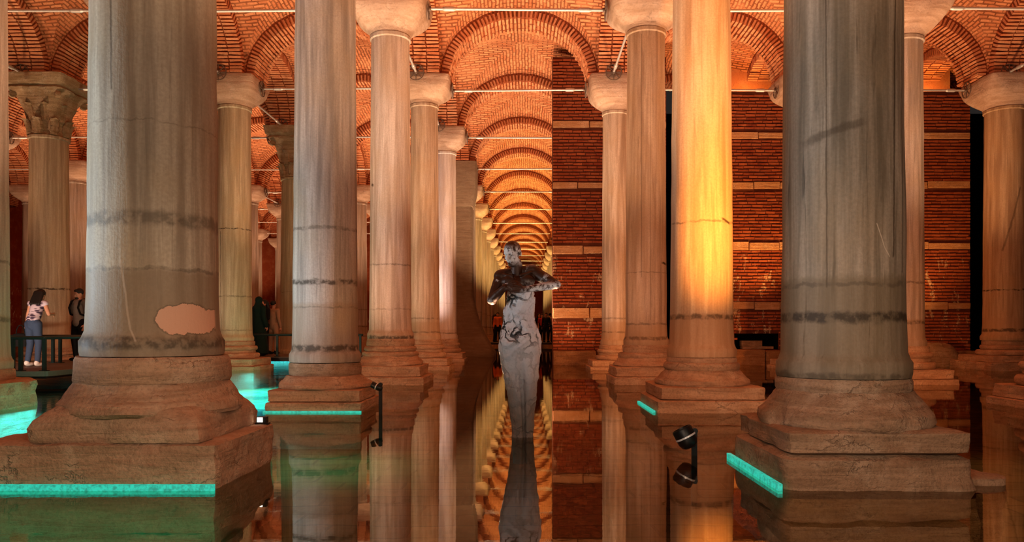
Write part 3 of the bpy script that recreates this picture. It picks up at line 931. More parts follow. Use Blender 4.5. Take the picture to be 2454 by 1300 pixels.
for r in range(2, 16):
    for a in range(-4, 3):
        l1 = a if a <= 0 else a      # columns bounding the aisle
        if a == 0: pass
        elif a < 0 and r > 10: continue
        elif a > 0 and r > 4: continue
        if a < -2 and r < 4: continue
        if a == -4 and r < 5: continue
        if a == 2 and r < 3: continue
        if a == 0 and r == 5 : pass
        far = r > 8 or (a < -1 and r > 5)
        lab = f"{'thin distant' if far else 'steel'} tie rod across the {aisle_name(a)}, {ordn(r)} row back"
        grp = None if not far else ('distant tie rods of the central aisle' if a == 0 else 'distant tie rods of the left aisles')
        tie_rod((AISLE[a], ROWY[r], ZR + rnd.uniform(-0.03, 0.03)), 0, 3.45, lab, grp, r <= 8, rnd.uniform(-0.012, 0.012))
for l in (-3, -2, -1, 1, 2, 3):
    for r in range(2, 8):
        if l > 0 and r > 3: continue
        if l == 3 and r < 3: continue
        if abs(l) == 3 and r < 3: continue
        if l == -1 and r in (5, 6): continue
        L = ROWY[r + 1] - ROWY[r] - 1.44
        far = r > 4
        lab = f"depthwise tie rod along the {line_name(l)}, behind its {ordn(r)} column"
        tie_rod((LINEX[l] - 0.10, bay_y(r), 7.40), R(90), L, lab, None if not far else 'distant tie rods in depth', True)

# ------------------------------------------------------------------ the brick wall at the back right
WB = [brick_mesh((0.30, 0.10, 0.052), 90 + k, M_wbrick, 0.006) for k in range(6)]
WY = 22.0
def brick_wall(name, x0, x1, ztop, near, bands, holes, label):
    mb = MB()
    # the mortar body, left open where the niche is
    xs = sorted({x0, x1} | {h[0] for h in holes} | {h[1] for h in holes})
    for i in range(len(xs) - 1):
        a, b = xs[i], xs[i + 1]
        hz = [h for h in holes if h[0] <= a and h[1] >= b]
        segs = [(-0.5, ztop)]
        for h in hz: segs = [(-0.5, h[2]), (h[3], ztop)]
        for s0, s1 in segs:
            mb.box(((a + b) / 2, WY + 0.30, (s0 + s1) / 2), (b - a, 0.56, s1 - s0))
    w = mb.build(name, M_wmortar)
    tag(w, label, None, None, 'structure')
    cand = []
    q = random.Random(11)
    z = 0.46
    row = 0
    while z < ztop - 0.04:
        inb = any(b0 - 0.04 < z < b1 + 0.04 for b0, b1 in bands)
        if not inb:
            x = x0 + (0.0 if row % 2 else -0.15)
            while x < x1 - 0.05:
                L = q.uniform(0.25, 0.33)
                xa, xb = max(x, x0), min(x + L, x1)
                xc = (xa + xb) / 2
                if xb - xa > 0.06 and not any(h[0] - 0.05 < xc < h[1] + 0.05 and h[2] - 0.04 < z < h[3] + 0.04 for h in holes):
                    cand.append((xc, WY + 0.045 + q.uniform(-0.012, 0.012), z + q.uniform(-0.006, 0.006), (xb - xa - 0.02) / 0.30, q.uniform(0.85, 1.12), q.uniform(-0.012, 0.012)))
                x += L
        z += 0.094; row += 1
    cand.sort(key=lambda c: near(c))
    for k, c in enumerate(cand[:300]):
        b = link_mesh('brick', WB[k % 6], w, c[:3], (0, c[5], 0)); b.scale = (c[3], 1, c[4])
    sm = MB()
    for k, c in enumerate(cand[300:]):
        src = WB[k % 6]
        m = Matrix.Translation(c[:3]) @ Matrix.Rotation(c[5], 4, 'Y') @ Matrix.Diagonal((c[3], 1, c[4], 1))
        sm.add([v.co for v in src.vertices], [tuple(p.vertices) for p in src.polygons], m)
    tag(sm.build('brick_courses', M_wbrick, w), kind='stuff')
    for b0, b1 in bands:
        x = x0
        while x < x1 - 0.05:
            L = min(q.uniform(0.7, 1.3), x1 - x)
            if x1 - x - L < 0.3: L = x1 - x
            s = MB()
            h0 = b0 + q.uniform(-0.02, 0.02); h1 = b1 + q.uniform(-0.02, 0.02)
            loft_se(s, slab_rings(0, h1 - h0, L / 2 - 0.008, 0.10, 30, 0.012, 3), 32, 0.008, 4, x, 0.02)
            s.build('stone_block', M_band, w, 45, (x + L / 2, WY + 0.08, h0))
            x += L
    return w
bandsL = [(6.86, 7.06), (5.10, 5.28), (3.22, 3.44), (1.34, 1.66)]
bandsR = [(6.56, 6.74), (5.10, 5.30), (3.34, 3.54), (1.60, 1.80)]
wl = brick_wall('wall_back', 0.95, 4.24, 8.92, lambda c: (c[0] > 2.5, abs(c[2] - 3.5)), bandsL, [], 'brick wall with pale stone bands behind the slender column, right of the statue')
NI = (6.22, 7.48, 0.44, 0.90)
wr = brick_wall('wall_right', 5.75, 13.05, 7.92, lambda c: (not (6.1 < c[0] < 7.7), abs(c[2] - 4)), bandsR, [NI], 'brick wall with pale stone bands in the right aisles')
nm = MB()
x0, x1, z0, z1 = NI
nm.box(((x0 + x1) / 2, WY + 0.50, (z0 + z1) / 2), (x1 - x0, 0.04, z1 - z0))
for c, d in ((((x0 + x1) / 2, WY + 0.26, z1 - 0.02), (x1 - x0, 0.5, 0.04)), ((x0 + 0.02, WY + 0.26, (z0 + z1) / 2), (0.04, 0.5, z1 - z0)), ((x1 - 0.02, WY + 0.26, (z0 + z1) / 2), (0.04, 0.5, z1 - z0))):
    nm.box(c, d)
nm.build('niche_shade_lining', M_dark, wr)  # black lining puts the niche's shade into its colour
nb = MB(); nb.box(((x0 + x1) / 2 + 0.05, WY + 0.12, z0 + 0.05), (0.9, 0.22, 0.07)); nb.box(((x0 + x1) / 2 - 0.1, WY + 0.2, z0 + 0.17), (0.6, 0.2, 0.16))
tag(nb.build('rubble_stone', M_base2, None), 'dark stone lump lying in the black niche at the wall foot', 'stone')
# stone footing along the wall
q = random.Random(5)
for (x0, x1, zt) in ((0.95, 4.24, 0.40), (5.75, 13.05, 0.43)):
    x = x0
    while x < x1 - 0.1:
        L = min(q.uniform(0.8, 1.5), x1 - x)
        if x1 - x - L < 0.4: L = x1 - x
        s = MB(); loft_se(s, slab_rings(0, zt + q.uniform(-0.03, 0.02) + 0.4, L / 2 - 0.01, 0.30 + q.uniform(0, 0.04), 24, 0.03, 5), 48, 0.02, 3, x, 0.06)
        s.build('footing_stone', M_ledge, wl if x0 < 2 else wr, 45, (x + L / 2, WY - 0.10, -0.4))
        x += L
# lunette wall set back above the right wall, and closing walls further off, black ones standing in for unlit depth
ua = MB(); ua.box((9.4, WY + 1.15, 8.9), (7.3, 0.2, 2.2))
tag(ua.build('wall_upper', M_brick), 'lit brick lunette set back above the right wall', None, None, 'structure')
fw = MB(); fw.box((0, ROWY[18] + 0.9, 4.5), (10, 0.3, 10))
tag(fw.build('wall_end', M_wbrick), 'far end wall of the central aisle', None, None, 'structure')
fw = MB(); fw.box((-14.8, ROWY[11] + 0.9, 4.5), (20, 0.3, 10))
tag(fw.build('wall_far', M_wbrick), 'far wall behind the left aisles', None, None, 'structure')
fw = MB(); fw.box((-27.0, 40, 4.5), (0.3, 60, 10))
tag(fw.build('wall_left', M_wbrick), 'side wall beyond the left aisles', None, None, 'structure')
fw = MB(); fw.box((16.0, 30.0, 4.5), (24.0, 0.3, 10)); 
tag(fw.build('unlit_depth_standin', M_dark), 'black wall standing in for the unlit depth behind the openings', None, None, 'structure')
# rocks beside the right wall end and the right front base
def rock(x, y, z, d, label, seed, mat=M_base2):
    mb = MB()
    mb.ellipsoid((0, 0, 0), (d[0], d[1], d[2]), None, 28)
    for p in mb.v:
        w = Vector(p) * 2.2 + Vector((seed, seed * 0.4, 0))
        k = 1 + noise.fractal(w, 1.0, 2.0, 4) * 0.30
        # flattened facets
        p.x = max(-d[0] * 0.86, min(d[0] * 0.86, p.x * k)); p.y = max(-d[1] * 0.86, min(d[1] * 0.86, p.y * k)); p.z = max(-d[2] * 0.8, min(d[2] * 0.8, p.z * k))
    o = mb.build('rock', mat, None, 40, (x, y, z))
    return tag(o, label, 'rock')
rock(11.3, 20.95, 0.28, (0.75, 0.5, 0.48), 'brown boulder at the foot of the brick wall end, far right', 2)

# ------------------------------------------------------------------ spotlights standing in the water
def standing_lamp(x, y, h, head_c, axis, hr, hl, label, pole_r=0.022):
    o = empty('spotlight', (x, y, 0))
    tag(o, label, 'spotlight')
    mb = MB(); mb.box((0, 0, h / 2 - 0.2), (pole_r * 2, pole_r * 1.2, h + 0.4)); mb.tube((0, -pole_r, h), (0, pole_r, h), pole_r * 1.15, n=16)
    mb.build('pole', M_black, o, 40)
    ax = Vector(axis).normalized()
    c = Vector(head_c)
    mb = MB()
    mt = Matrix.Translation(c) @ ax.to_track_quat('Z', 'Y').to_matrix().to_4x4()
    mb.lathe([(hr * 0.55, -hl * 0.62), (hr * 0.80, -hl * 0.52), (hr * 0.97, -hl * 0.30), (hr, -0.01 * hl), (hr, hl * 0.42), (hr * 0.93, hl * 0.5), (hr * 0.88, hl * 0.5), (hr * 0.84, hl * 0.40)], 28, mt)
    mb.tube(c, Vector((0, 0, h)), pole_r * 0.8, n=10)
    hd = mb.build('lamp_head', M_black, o, 40)
    mb = MB(); mb.lathe([(hr * 1.0, -hl * 0.06), (hr * 1.035, -hl * 0.05), (hr * 1.035, hl * 0.03), (hr * 1.0, hl * 0.04)], 28, mt)
    mb.build('rim', M_rim, hd, 40)
    mb = MB(); mb.lathe([(hr * 0.1, hl * 0.39), (hr * 0.84, hl * 0.39), (hr * 0.84, hl * 0.41)], 24, mt)
    mb.build('lens', M_black, hd, 40)
    return o
standing_lamp(1.53, 6.13, 0.20, (-0.075, -0.02, 0.155), (-0.45, 0.12, 0.9), 0.082, 0.15, 'black spotlight on a short post in the water right of the statue')
standing_lamp(-1.57, 9.10, 0.36, (-0.05, 0.0, 0.335), (-0.9, 0.1, 0.4), 0.04, 0.12, 'thin black spotlight post beside the ring stained column base', 0.020)
o = empty('floodlight', (-1.72, 5.98, 0.29)); tag(o, 'small lit floodlight on the corner of the front left plinth', 'spotlight')
o.location = (-1.86, 5.86, 0.29)
mb = MB(); mb.box((0, 0, 0.03), (0.07, 0.05, 0.05)); mb.box((0, 0, 0.005), (0.10, 0.06, 0.012)); mb.build('housing', M_black, o)
mb = MB(); mb.box((-0.012, -0.028, 0.035), (0.04, 0.008, 0.035)); mb.build('lens', M_lamp, o)
o = empty('wall_lamp', (-6.6, 23.8, 2.45)); tag(o, 'black floodlight with white plate fixed to the teal lit column', 'spotlight')
mb = MB(); mb.box((-0.18, -0.3, 0.0), (0.42, 0.2, 0.16)); mb.build('housing', M_black, o)
mb = MB(); mb.box((-0.18, -0.3, 0.11), (0.5, 0.26, 0.03)); mb.box((-0.18, -0.05, 0.05), (0.06, 0.4, 0.06)); mb.build('bracket', M_rim, o)

# ------------------------------------------------------------------ walkway with railing on the left
wk = empty('walkway', (0, 0, 0)); tag(wk, 'low dark boardwalk standing in the water on the left', None, None, 'structure')
def deck(poly, z=0.25, th=0.10):
    n = len(poly)
    mb = MB()
    vs = [(x, y, z) for x, y in poly] + [(x, y, z - th) for x, y in poly]
    mb.add(vs, [tuple(range(n)), tuple(range(2 * n - 1, n - 1, -1))] + [(i, i + n, (i + 1) % n + n, (i + 1) % n) for i in range(n)])
    mb.build('deck_frame', M_black, wk)
    x0 = min(p[0] for p in poly); x1 = max(p[0] for p in poly); y0 = min(p[1] for p in poly); y1 = max(p[1] for p in poly)
    return x0, x1, y0, y1
def boards(x0, x1, y0, y1, w=0.30):
    n = int((y1 - y0) / w)
    me = None
    for k in range(n):
        mb = MB(); mb.box(((x0 + x1) / 2, y0 + (k + 0.5) * w, 0.263), (x1 - x0, w - 0.012, 0.026))
        mb.build('plank', M_deck, wk)
deck([(-20, 13.4), (-8.3, 13.4), (-8.3, 17.0), (-20, 17.0)]); boards(-20, -8.3, 13.4, 17.0)
deck([(-11.0, 17.0), (-8.3, 17.0), (-8.3, 20.6), (-11.0, 20.6)]); boards(-11.0, -8.3, 17.0, 20.6)
deck([(-11.0, 20.6), (-4.2, 20.6), (-4.2, 23.2), (-11.0, 23.2)]); boards(-11.0, -4.2, 20.6, 23.2)
eb = MB(); eb.box((-14.15, 13.38, 0.235), (11.7, 0.05, 0.09)); eb.build('edge_beam', M_edge, wk)
eb = MB(); eb.box((-8.28, 15.5, 0.235), (0.05, 4.2, 0.09)); eb.build('edge_beam', M_edge, wk)
deck([(-8, 43.2), (8, 43.2), (8, 45.8), (-8, 45.8)]); boards(-8, 8, 43.2, 45.8, 0.5)
for (x, y) in ((-18, 14), (-13, 14), (-9, 14), (-9, 16.5), (-14, 16.5), (-9, 19), (-5, 21), (-5, 23), (-9, 22.8), (-6, 44.5), (0, 44.5), (6, 44.5)):
    mb = MB(); mb.box((x, y, -0.15), (0.12, 0.12, 0.66)); mb.build('support', M_black, wk)

def railing(pts, posts, label, zr=0.87, zd=0.27, r=0.028):
    o = empty('railing', (pts[0][0], pts[0][1], zd))
    tag(o, label, 'railing')
    ofs = Vector((pts[0][0], pts[0][1], zd))
    mb = MB()
    for a, b in zip(pts, pts[1:]):
        mb.capsule(Vector((*a, zr)) - ofs, Vector((*b, zr)) - ofs, r * 1.2)
    mb.build('handrail', M_rail, o, 50)
    for (x, y) in posts:
        mb = MB(); mb.box(Vector((x, y, (zr + zd) / 2)) - ofs, (0.055, 0.055, zr - zd)); mb.box(Vector((x, y, zd + 0.01)) - ofs, (0.12, 0.12, 0.02)); mb.build('post', M_rail, o)
    return o
railing([(-12.8, 13.55), (-8.42, 13.55), (-8.42, 15.2)], [(-12.6, 13.55), (-10.6, 13.55), (-8.98, 13.55), (-8.84, 13.55), (-8.42, 13.55), (-8.42, 15.2)], 'dark green railing along the near edge of the left walkway', 0.87)
railing([(-15.0, 16.85), (-9.6, 16.85)], [(-14.5, 16.85), (-12.6, 16.85), (-10.16, 16.85), (-10.32, 16.85)], 'second railing behind the woman on the left walkway', 0.87)
railing([(-11, 20.75), (-4.3, 20.75)], [(-10.8, 20.75), (-9.2, 20.75), (-7.9, 20.75), (-6.62, 20.75), (-5.4, 20.75), (-4.35, 20.75)], 'railing behind the cracked beige column', 0.87)

# ------------------------------------------------------------------ people
SKIN = plain('skin_tone', srgb(196, 140, 112), 0.6)
def fab(name, c): return plain(name, c, 0.85, 0, 0.2)
F_dark = fab('black_cloth', srgb(18, 18, 20)); F_grey = fab('grey_cloth', srgb(128, 118, 108)); F_jean = fab('blue_denim', srgb(52, 66, 92)); F_white = fab('white_cloth', srgb(215, 208, 205))
F_red = fab('red_cloth', srgb(170, 60, 36)); F_orange_lit = fab('orange_lit_cloth', srgb(230, 120, 60)); F_green = fab('dark_green_cloth', srgb(18, 42, 38)); F_tan = fab('tan_cloth', srgb(176, 140, 112))  # orange top is dark clothing with orange light painted into it
HAIR = plain('dark_hair', srgb(20, 15, 13), 0.6)
tp = NT('patterned_top')
vn = tp.n('ShaderNodeTexVoronoi'); tp.set(vn.inputs['Vector'], tp.mapping(tp.tc.outputs['Object'], (9, 9, 26))); vn.inputs['Scale'].default_value = 1.0
F_pat = tp.out(tp.mix(tp.ss(vn.outputs[0], 0.3, 0.6), srgb(60, 44, 66), srgb(196, 180, 196)), 0.85, 0.2)

def remesh(o, vox, smooth=4):
    m = o.modifiers.new('remesh', 'REMESH'); m.mode = 'VOXEL'; m.voxel_size = vox; m.use_smooth_shade = True
    s = o.modifiers.new('smooth', 'SMOOTH'); s.iterations = smooth; s.factor = 0.5
    return o

def hand(mb, wrist, d, n, s=1.0, curl=0.5):
    """palm, four fingers, thumb; d: along the forearm, n: palm normal"""
    d = Vector(d).normalized(); n = Vector(n); n = (n - d * n.dot(d)).normalized(); a = d.cross(n)
    w = Vector(wrist)
    for k in range(4):
        mb.capsule(w + a * (k - 1.5) * 0.014 * s, w + d * 0.085 * s + a * (k - 1.5) * 0.021 * s, 0.015 * s, 0.013 * s, 10)
    for k, L in enumerate((0.070, 0.080, 0.074, 0.058)):
        p0 = w + d * 0.085 * s + a * (k - 1.5) * 0.021 * s
        d1 = (d + n * curl * 0.6).normalized(); d2 = (d + n * curl * 1.8).normalized()
        p1 = p0 + d1 * L * 0.5 * s; p2 = p1 + d2 * L * 0.5 * s
        mb.capsule(p0, p1, 0.0105 * s, 0.0095 * s, 10); mb.capsule(p1, p2, 0.0095 * s, 0.008 * s, 10)
    t0 = w + d * 0.025 * s - a * 0.028 * s
    t1 = t0 + (d * 0.7 - a * 0.8 + n * 0.2).normalized() * 0.045 * s
    t2 = t1 + (d * 0.95 - a * 0.25 + n * 0.35).normalized() * 0.035 * s
    mb.capsule(t0, t1, 0.014 * s, 0.011 * s, 10); mb.capsule(t1, t2, 0.011 * s, 0.009 * s, 10)

def head(mb, c, f, u, s=1.0, ears=True):
    f = Vector(f).normalized(); u = Vector(u); u = (u - f * u.dot(f)).normalized(); r = f.cross(u)
    m = Matrix((r, f, u)).transposed()
    c = Vector(c)
    P = lambda x, y, z: c + r * x * s + f * y * s + u * z * s
    mb.ellipsoid(P(0, -0.008, 0.030), (0.074 * s, 0.094 * s, 0.088 * s), m)       # cranium
    mb.ellipsoid(P(0, 0.022, -0.040), (0.056 * s, 0.066 * s, 0.074 * s), m)       # face
    mb.ellipsoid(P(0, 0.052, -0.092), (0.030 * s, 0.030 * s, 0.024 * s), m)       # chin
    mb.capsule(P(0, 0.083, 0.006), P(0, 0.104, -0.034), 0.009 * s, 0.014 * s)     # nose
    for k in (-1, 1):
        mb.capsule(P(k * 0.010, 0.088, -0.038), P(k * 0.014, 0.086, -0.038), 0.009 * s)
        mb.capsule(P(k * 0.012, 0.084, 0.020), P(k * 0.044, 0.066, 0.018), 0.010 * s, 0.009 * s)   # brow
        mb.ellipsoid(P(k * 0.030, 0.066, 0.000), (0.013 * s, 0.011 * s, 0.009 * s), m)             # eye
        mb.ellipsoid(P(k * 0.040, 0.052, -0.028), (0.020 * s, 0.018 * s, 0.018 * s), m)            # cheek
        mb.capsule(P(k * 0.052, 0.010, -0.070), P(k * 0.022, 0.052, -0.096), 0.016 * s)             # jaw
        if ears: mb.ellipsoid(P(k * 0.076, -0.010, -0.008), (0.010 * s, 0.020 * s, 0.032 * s), m)
    mb.capsule(P(-0.018, 0.080, -0.060), P(0.018, 0.080, -0.060), 0.008 * s)
    mb.capsule(P(-0.014, 0.080, -0.072), P(0.014, 0.080, -0.072), 0.009 * s)
    return P, m

def person(label, loc, rz, H, pose, cl, vox=0.011, group=None, hair='short', blob=1.0):
    """pose: joints in a 1.70 m frame, facing -y; cl: materials (top, legs, shoes)"""
    k = H / 1.70
    o = empty('person', loc, rz); tag(o, label, 'person', group)
    J = {'pel': (0, 0, 0.92), 'wst': (0, 0, 1.06), 'chs': (0, 0, 1.27), 'nck': (0, 0.0, 1.44), 'hd': (0, -0.01, 1.575), 'hf': (0, -1, -0.05), 'hu': (0, 0, 1)}
    for s, q in ((-1, 'l'), (1, 'r')):
        J['sh' + q] = (s * 0.175, 0, 1.385); J['el' + q] = (s * 0.225, 0.03, 1.11); J['wr' + q] = (s * 0.235, -0.05, 0.87)
        J['hp' + q] = (s * 0.09, 0, 0.90); J['kn' + q] = (s * 0.10, -0.02, 0.49); J['an' + q] = (s * 0.105, 0.02, 0.09)
    J.update(pose)
    V = {a: Vector(b) * (k if a not in ('hf', 'hu') else 1) for a, b in J.items()}
    mb = MB()
    mb.capsule(V['pel'], V['wst'], 0.115 * k, 0.105 * k); mb.capsule(V['wst'], V['chs'], 0.105 * k, 0.120 * k)
    mb.capsule(V['chs'], V['nck'] - Vector((0, 0, 0.03 * k)), 0.115 * k, 0.06 * k)
    mb.capsule(V['nck'] - Vector((0, 0, 0.05 * k)), V['hd'] - Vector((0, 0, 0.05 * k)), 0.052 * k, 0.048 * k)
    P, hm = head(mb, V['hd'], V['hf'], V['hu'], k)
    for q in 'lr':
        mb.capsule(V['chs'] + Vector((0, 0, 0.08 * k)), V['sh' + q], 0.085 * k, 0.058 * k)
        mb.capsule(V['sh' + q], V['el' + q], 0.050 * k, 0.038 * k); mb.capsule(V['el' + q], V['wr' + q], 0.038 * k, 0.026 * k)
        d = V['wr' + q] - V['el' + q]
        hand(mb, V['wr' + q], d, (1 if q == 'l' else -1, 0.2, 0), k * 1.05, 0.5)
        mb.capsule(V['hp' + q], V['kn' + q], 0.088 * k, 0.056 * k); mb.capsule(V['kn' + q], V['an' + q], 0.055 * k, 0.038 * k)
        mb.capsule(V['an' + q] - Vector((0, 0, 0.04 * k)), V['an' + q] + Vector((0, -0.13 * k, -0.055 * k)), 0.036 * k, 0.028 * k)
    remesh(mb.build('body', SKIN, o), vox, 2)
    # clothing
    mb = MB()
    if cl.get('robe'):
        mb.capsule(V['nck'] - Vector((0, 0, 0.04 * k)), V['wst'], 0.15 * k, 0.16 * k)
        mb.tube(V['wst'] + Vector((0, 0, 0.05 * k)), (0, 0, 0.06 * k), 0.17 * k, 0.26 * k, 20)
        for q in 'lr': mb.capsule(V['sh' + q], V['el' + q], 0.075 * k, 0.075 * k); mb.capsule(V['el' + q], V['wr' + q], 0.075 * k, 0.07 * k)
    else:
        mb.capsule(V['pel'] + Vector((0, 0, cl.get('hem', 0.0) * k)), V['wst'], cl.get('hr', 0.135) * k, 0.128 * k); mb.capsule(V['wst'], V['chs'], 0.125 * k, 0.137 * k); mb.capsule(V['chs'], V['nck'] - Vector((0, 0, 0.055 * k)), 0.132 * k, 0.078 * k)
        for q in 'lr':
            mb.capsule(V['chs'] + Vector((0, 0, 0.08 * k)), V['sh' + q], 0.10 * k, 0.074 * k)
            e = V['sh' + q].lerp(V['el' + q], cl.get('sleeve', 0.75))
            if cl.get('sleeve', 0.75) > 0.05: mb.capsule(V['sh' + q], e, 0.070 * k, 0.062 * k)
            if cl.get('long'): mb.capsule(V['el' + q], V['wr' + q], 0.056 * k, 0.042 * k)
    remesh(mb.build('robe' if cl.get('robe') else 'top', cl['top'], o), vox * 1.3, 3)
    if not cl.get('robe'):
        mb = MB()
        mb.capsule(V['pel'] + Vector((0, 0, 0.05 * k)), V['pel'] - Vector((0, 0, 0.03 * k)), 0.132 * k, 0.13 * k)
        for q in 'lr': mb.capsule(V['hp' + q], V['kn' + q], 0.105 * k, 0.074 * k); mb.capsule(V['kn' + q], V['an' + q] + Vector((0, 0, 0.03 * k)), 0.074 * k, 0.056 * k)
        remesh(mb.build('trousers', cl['legs'], o), vox * 1.3, 3)
    for q in 'lr':
        mb = MB(); a = V['an' + q]
        mb.ellipsoid(a + Vector((0, -0.05 * k, -0.05 * k)), (0.05 * k, 0.135 * k, 0.045 * k), None, 16)
        mb.ellipsoid(a + Vector((0, 0.02 * k, -0.02 * k)), (0.048 * k, 0.06 * k, 0.06 * k), None, 16)
        for p in mb.v: p.z = max(p.z, 0.0)
        remesh(mb.build('shoe', cl['shoes'], o), vox, 2)
    mb = MB()
    if hair == 'short':
        mb.ellipsoid(P(0, -0.022, 0.046), (0.085 * k, 0.098 * k, 0.090 * k), hm); mb.ellipsoid(P(0, 0.045, 0.092), (0.055 * k, 0.040 * k, 0.035 * k), hm)
        remesh(mb.build('hair', HAIR, o), vox, 2)
    elif hair == 'long':
        mb.ellipsoid(P(0, -0.026, 0.040), (0.092 * k, 0.100 * k, 0.096 * k), hm)
        for t in range(-2, 3):
            mb.capsule(P(t * 0.03, -0.085, 0.02), P(t * 0.045, -0.11, -0.24), 0.055 * k, 0.038 * k)
        remesh(mb.build('hair', HAIR, o), vox, 3)
    elif hair == 'scarf':
        mb.ellipsoid(P(0, -0.02, 0.03), (0.10 * k, 0.11 * k, 0.112 * k), hm); mb.capsule(P(0, -0.03, -0.05), P(0, -0.03, -0.20), 0.09 * k, 0.15 * k)
        remesh(mb.build('head_scarf', cl['top'], o), vox, 3)
    return o, V, k

# the woman at the left railing, seen from behind, leaning forward
wy = 15.35
wx = (80 - 1260) / FPX * wy + 0.17
w, Vw, kw = person('woman in blue jeans and patterned top with long dark hair on the left walkway', (wx, wy, 0.276), R(170), 1.60, {
    'wst': (0, -0.03, 1.06), 'chs': (0.0, -0.10, 1.25), 'nck': (0.0, -0.16, 1.41), 'hd': (0.0, -0.21, 1.53), 'hf': (0.1, -0.9, -0.35),
    'shl': (-0.17, -0.12, 1.35), 'shr': (0.17, -0.12, 1.35), 'ell': (-0.25, -0.14, 1.12), 'wrl': (-0.16, -0.36, 1.12), 'elr': (0.26, -0.13, 1.10), 'wrr': (0.34, -0.18, 0.88),
    'knl': (-0.10, -0.03, 0.49), 'anl': (-0.13, 0.03, 0.09), 'knr': (0.10, -0.03, 0.49), 'anr': (0.13, 0.01, 0.09)},
    {'top': F_pat, 'legs': F_jean, 'shoes': F_white, 'sleeve': 0.0, 'hem': 0.10}, 0.010, hair='long')
mb = MB(); loft_se(mb, [(-0.13, 0.06, 0.03, 4), (-0.13, 0.13, 0.05, 4), (0.0, 0.15, 0.07, 4), (0.12, 0.13, 0.05, 4), (0.14, 0.05, 0.02, 4)], 32, 0.012, 5)
bag = mb.build('handbag', F_dark, None, 60, (wx - 0.34, wy + 0.12, 0.80)); tag(bag, 'black handbag hanging at the side of the woman in jeans', 'bag')
mb = MB()
for i in range(10):
    a = PI * i / 10; b = PI * (i + 1) / 10
    mb.tube((0.09 * math.cos(a), 0, 0.11 + 0.20 * math.sin(a)), (0.09 * math.cos(b), 0, 0.11 + 0.20 * math.sin(b)), 0.010, n=8)
mb.build('strap', F_dark, bag, 60)
# the man with a backpack
my = 17.9
mx = (190 - 1260) / FPX * my + 0.17
mn, Vm, km = person('bearded man in grey t-shirt and black trousers beside the carved capital column', (mx, my, 0.276), R(-18), 1.70, {
    'hf': (-0.35, -0.9, -0.25), 'wrl': (-0.25, 0.02, 0.86), 'wrr': (0.25, -0.06, 0.86), 'anl': (-0.16, 0.05, 0.09), 'knl': (-0.13, -0.02, 0.49), 'anr': (0.10, -0.02, 0.09)},
    {'top': F_grey, 'legs': F_dark, 'shoes': F_dark, 'sleeve': 0.85, 'hem': 0.0, 'hr': 0.150}, 0.010)
Pm = Vm['hd']; hf = Vm['hf'].normalized()
mb = MB(); mb.ellipsoid(Pm + hf * 0.036 + Vector((0, 0, -0.088)), (0.050, 0.046, 0.034), None, 16); remesh(mb.build('beard', HAIR, mn), 0.01, 2)
bp = empty('backpack', (mx, my, 0.276), R(-18)); tag(bp, 'black backpack worn by the man in the grey t-shirt', 'bag')
mb = MB(); loft_se(mb, [(0.98, 0.08, 0.05, 5), (0.98, 0.15, 0.08, 5), (1.15, 0.17, 0.10, 5), (1.34, 0.15, 0.08, 4), (1.40, 0.08, 0.04, 3)], 32, 0.008, 4, 0, 0, 0.02, 0.235)
mb.build('pack', F_dark, bp, 60)
for s in (-1, 1):
    mb = MB(); pts = [Vector((s * 0.11, 0.15, 1.36)), Vector((s * 0.125, 0.03, 1.455)), Vector((s * 0.125, -0.10, 1.40)), Vector((s * 0.135, -0.155, 1.25)), Vector((s * 0.15, -0.10, 1.10)), Vector((s * 0.14, 0.14, 1.04))]
    for a, b in zip(pts, pts[1:]): mb.capsule(a, b, 0.022, None, 10)
    mb.build('strap', F_dark, bp, 60)
# visitors behind the cracked beige column
person('person in a dark robe and headscarf behind the cracked beige column', ((621 - 1260) / FPX * 21.4 + 0.17, 21.4, 0.276), R(150), 1.66, {}, {'top': F_green, 'legs': F_dark, 'shoes': F_dark, 'robe': 1}, 0.014, hair='scarf')
person('person in black holding something white, right of the dark robed one', ((633 - 1260) / FPX * 22.45 + 0.17, 22.45, 0.276), R(-30), 1.62, {'elr': (0.24, -0.05, 1.12), 'wrr': (0.05, -0.26, 1.10), 'ell': (-0.24, -0.05, 1.12), 'wrl': (-0.05, -0.26, 1.08)}, {'top': F_dark, 'legs': F_dark, 'shoes': F_dark, 'long': 1}, 0.014, hair='long')
person('person in a tan top beside the teal lit column', ((655 - 1260) / FPX * 22.75 + 0.17, 22.75, 0.276), R(160), 1.60, {}, {'top': F_tan, 'legs': F_tan, 'shoes': F_dark, 'long': 1}, 0.014, hair='short')
# small figures on the far walkway behind the statue
FY = 44.4
def far_person(px, H, cl, hr, label, rz=0.0, dy=0.0):
    y = FY + dy
    person(label, ((px - 1260) / FPX * y + 0.17, y, 0.276), rz, H, {}, cl, 0.022, None, hr)
far_person(1193, 1.74, {'top': F_orange_lit, 'legs': F_dark, 'shoes': F_dark, 'long': 1}, 'short', 'small far figure in black with orange light painted on, left of the statue hips')
far_person(1186, 1.66, {'top': F_dark, 'legs': F_dark, 'shoes': F_dark, 'long': 1}, 'long', 'small far figure in black beside the one with orange light painted on', 2.0, 0.6)
far_person(1292, 1.70, {'top': F_dark, 'legs': F_dark, 'shoes': F_dark, 'long': 1}, 'long', 'small far figure in black touching the right hip of the statue', 0.4, 0.5)
far_person(1299, 1.66, {'top': F_red, 'legs': F_dark, 'shoes': F_dark}, 'short', 'small far figure in a red top right of the statue', 0.2)
far_person(1309, 1.70, {'top': F_dark, 'legs': F_dark, 'shoes': F_dark, 'long': 1}, 'short', 'small far figure in black against the wall edge', -0.3, -0.7)
far_person(1318, 1.72, {'top': F_tan, 'legs': F_dark, 'shoes': F_dark}, 'short', 'small far figure in a pale top half hidden by the wall edge', 2.6, 0.7)

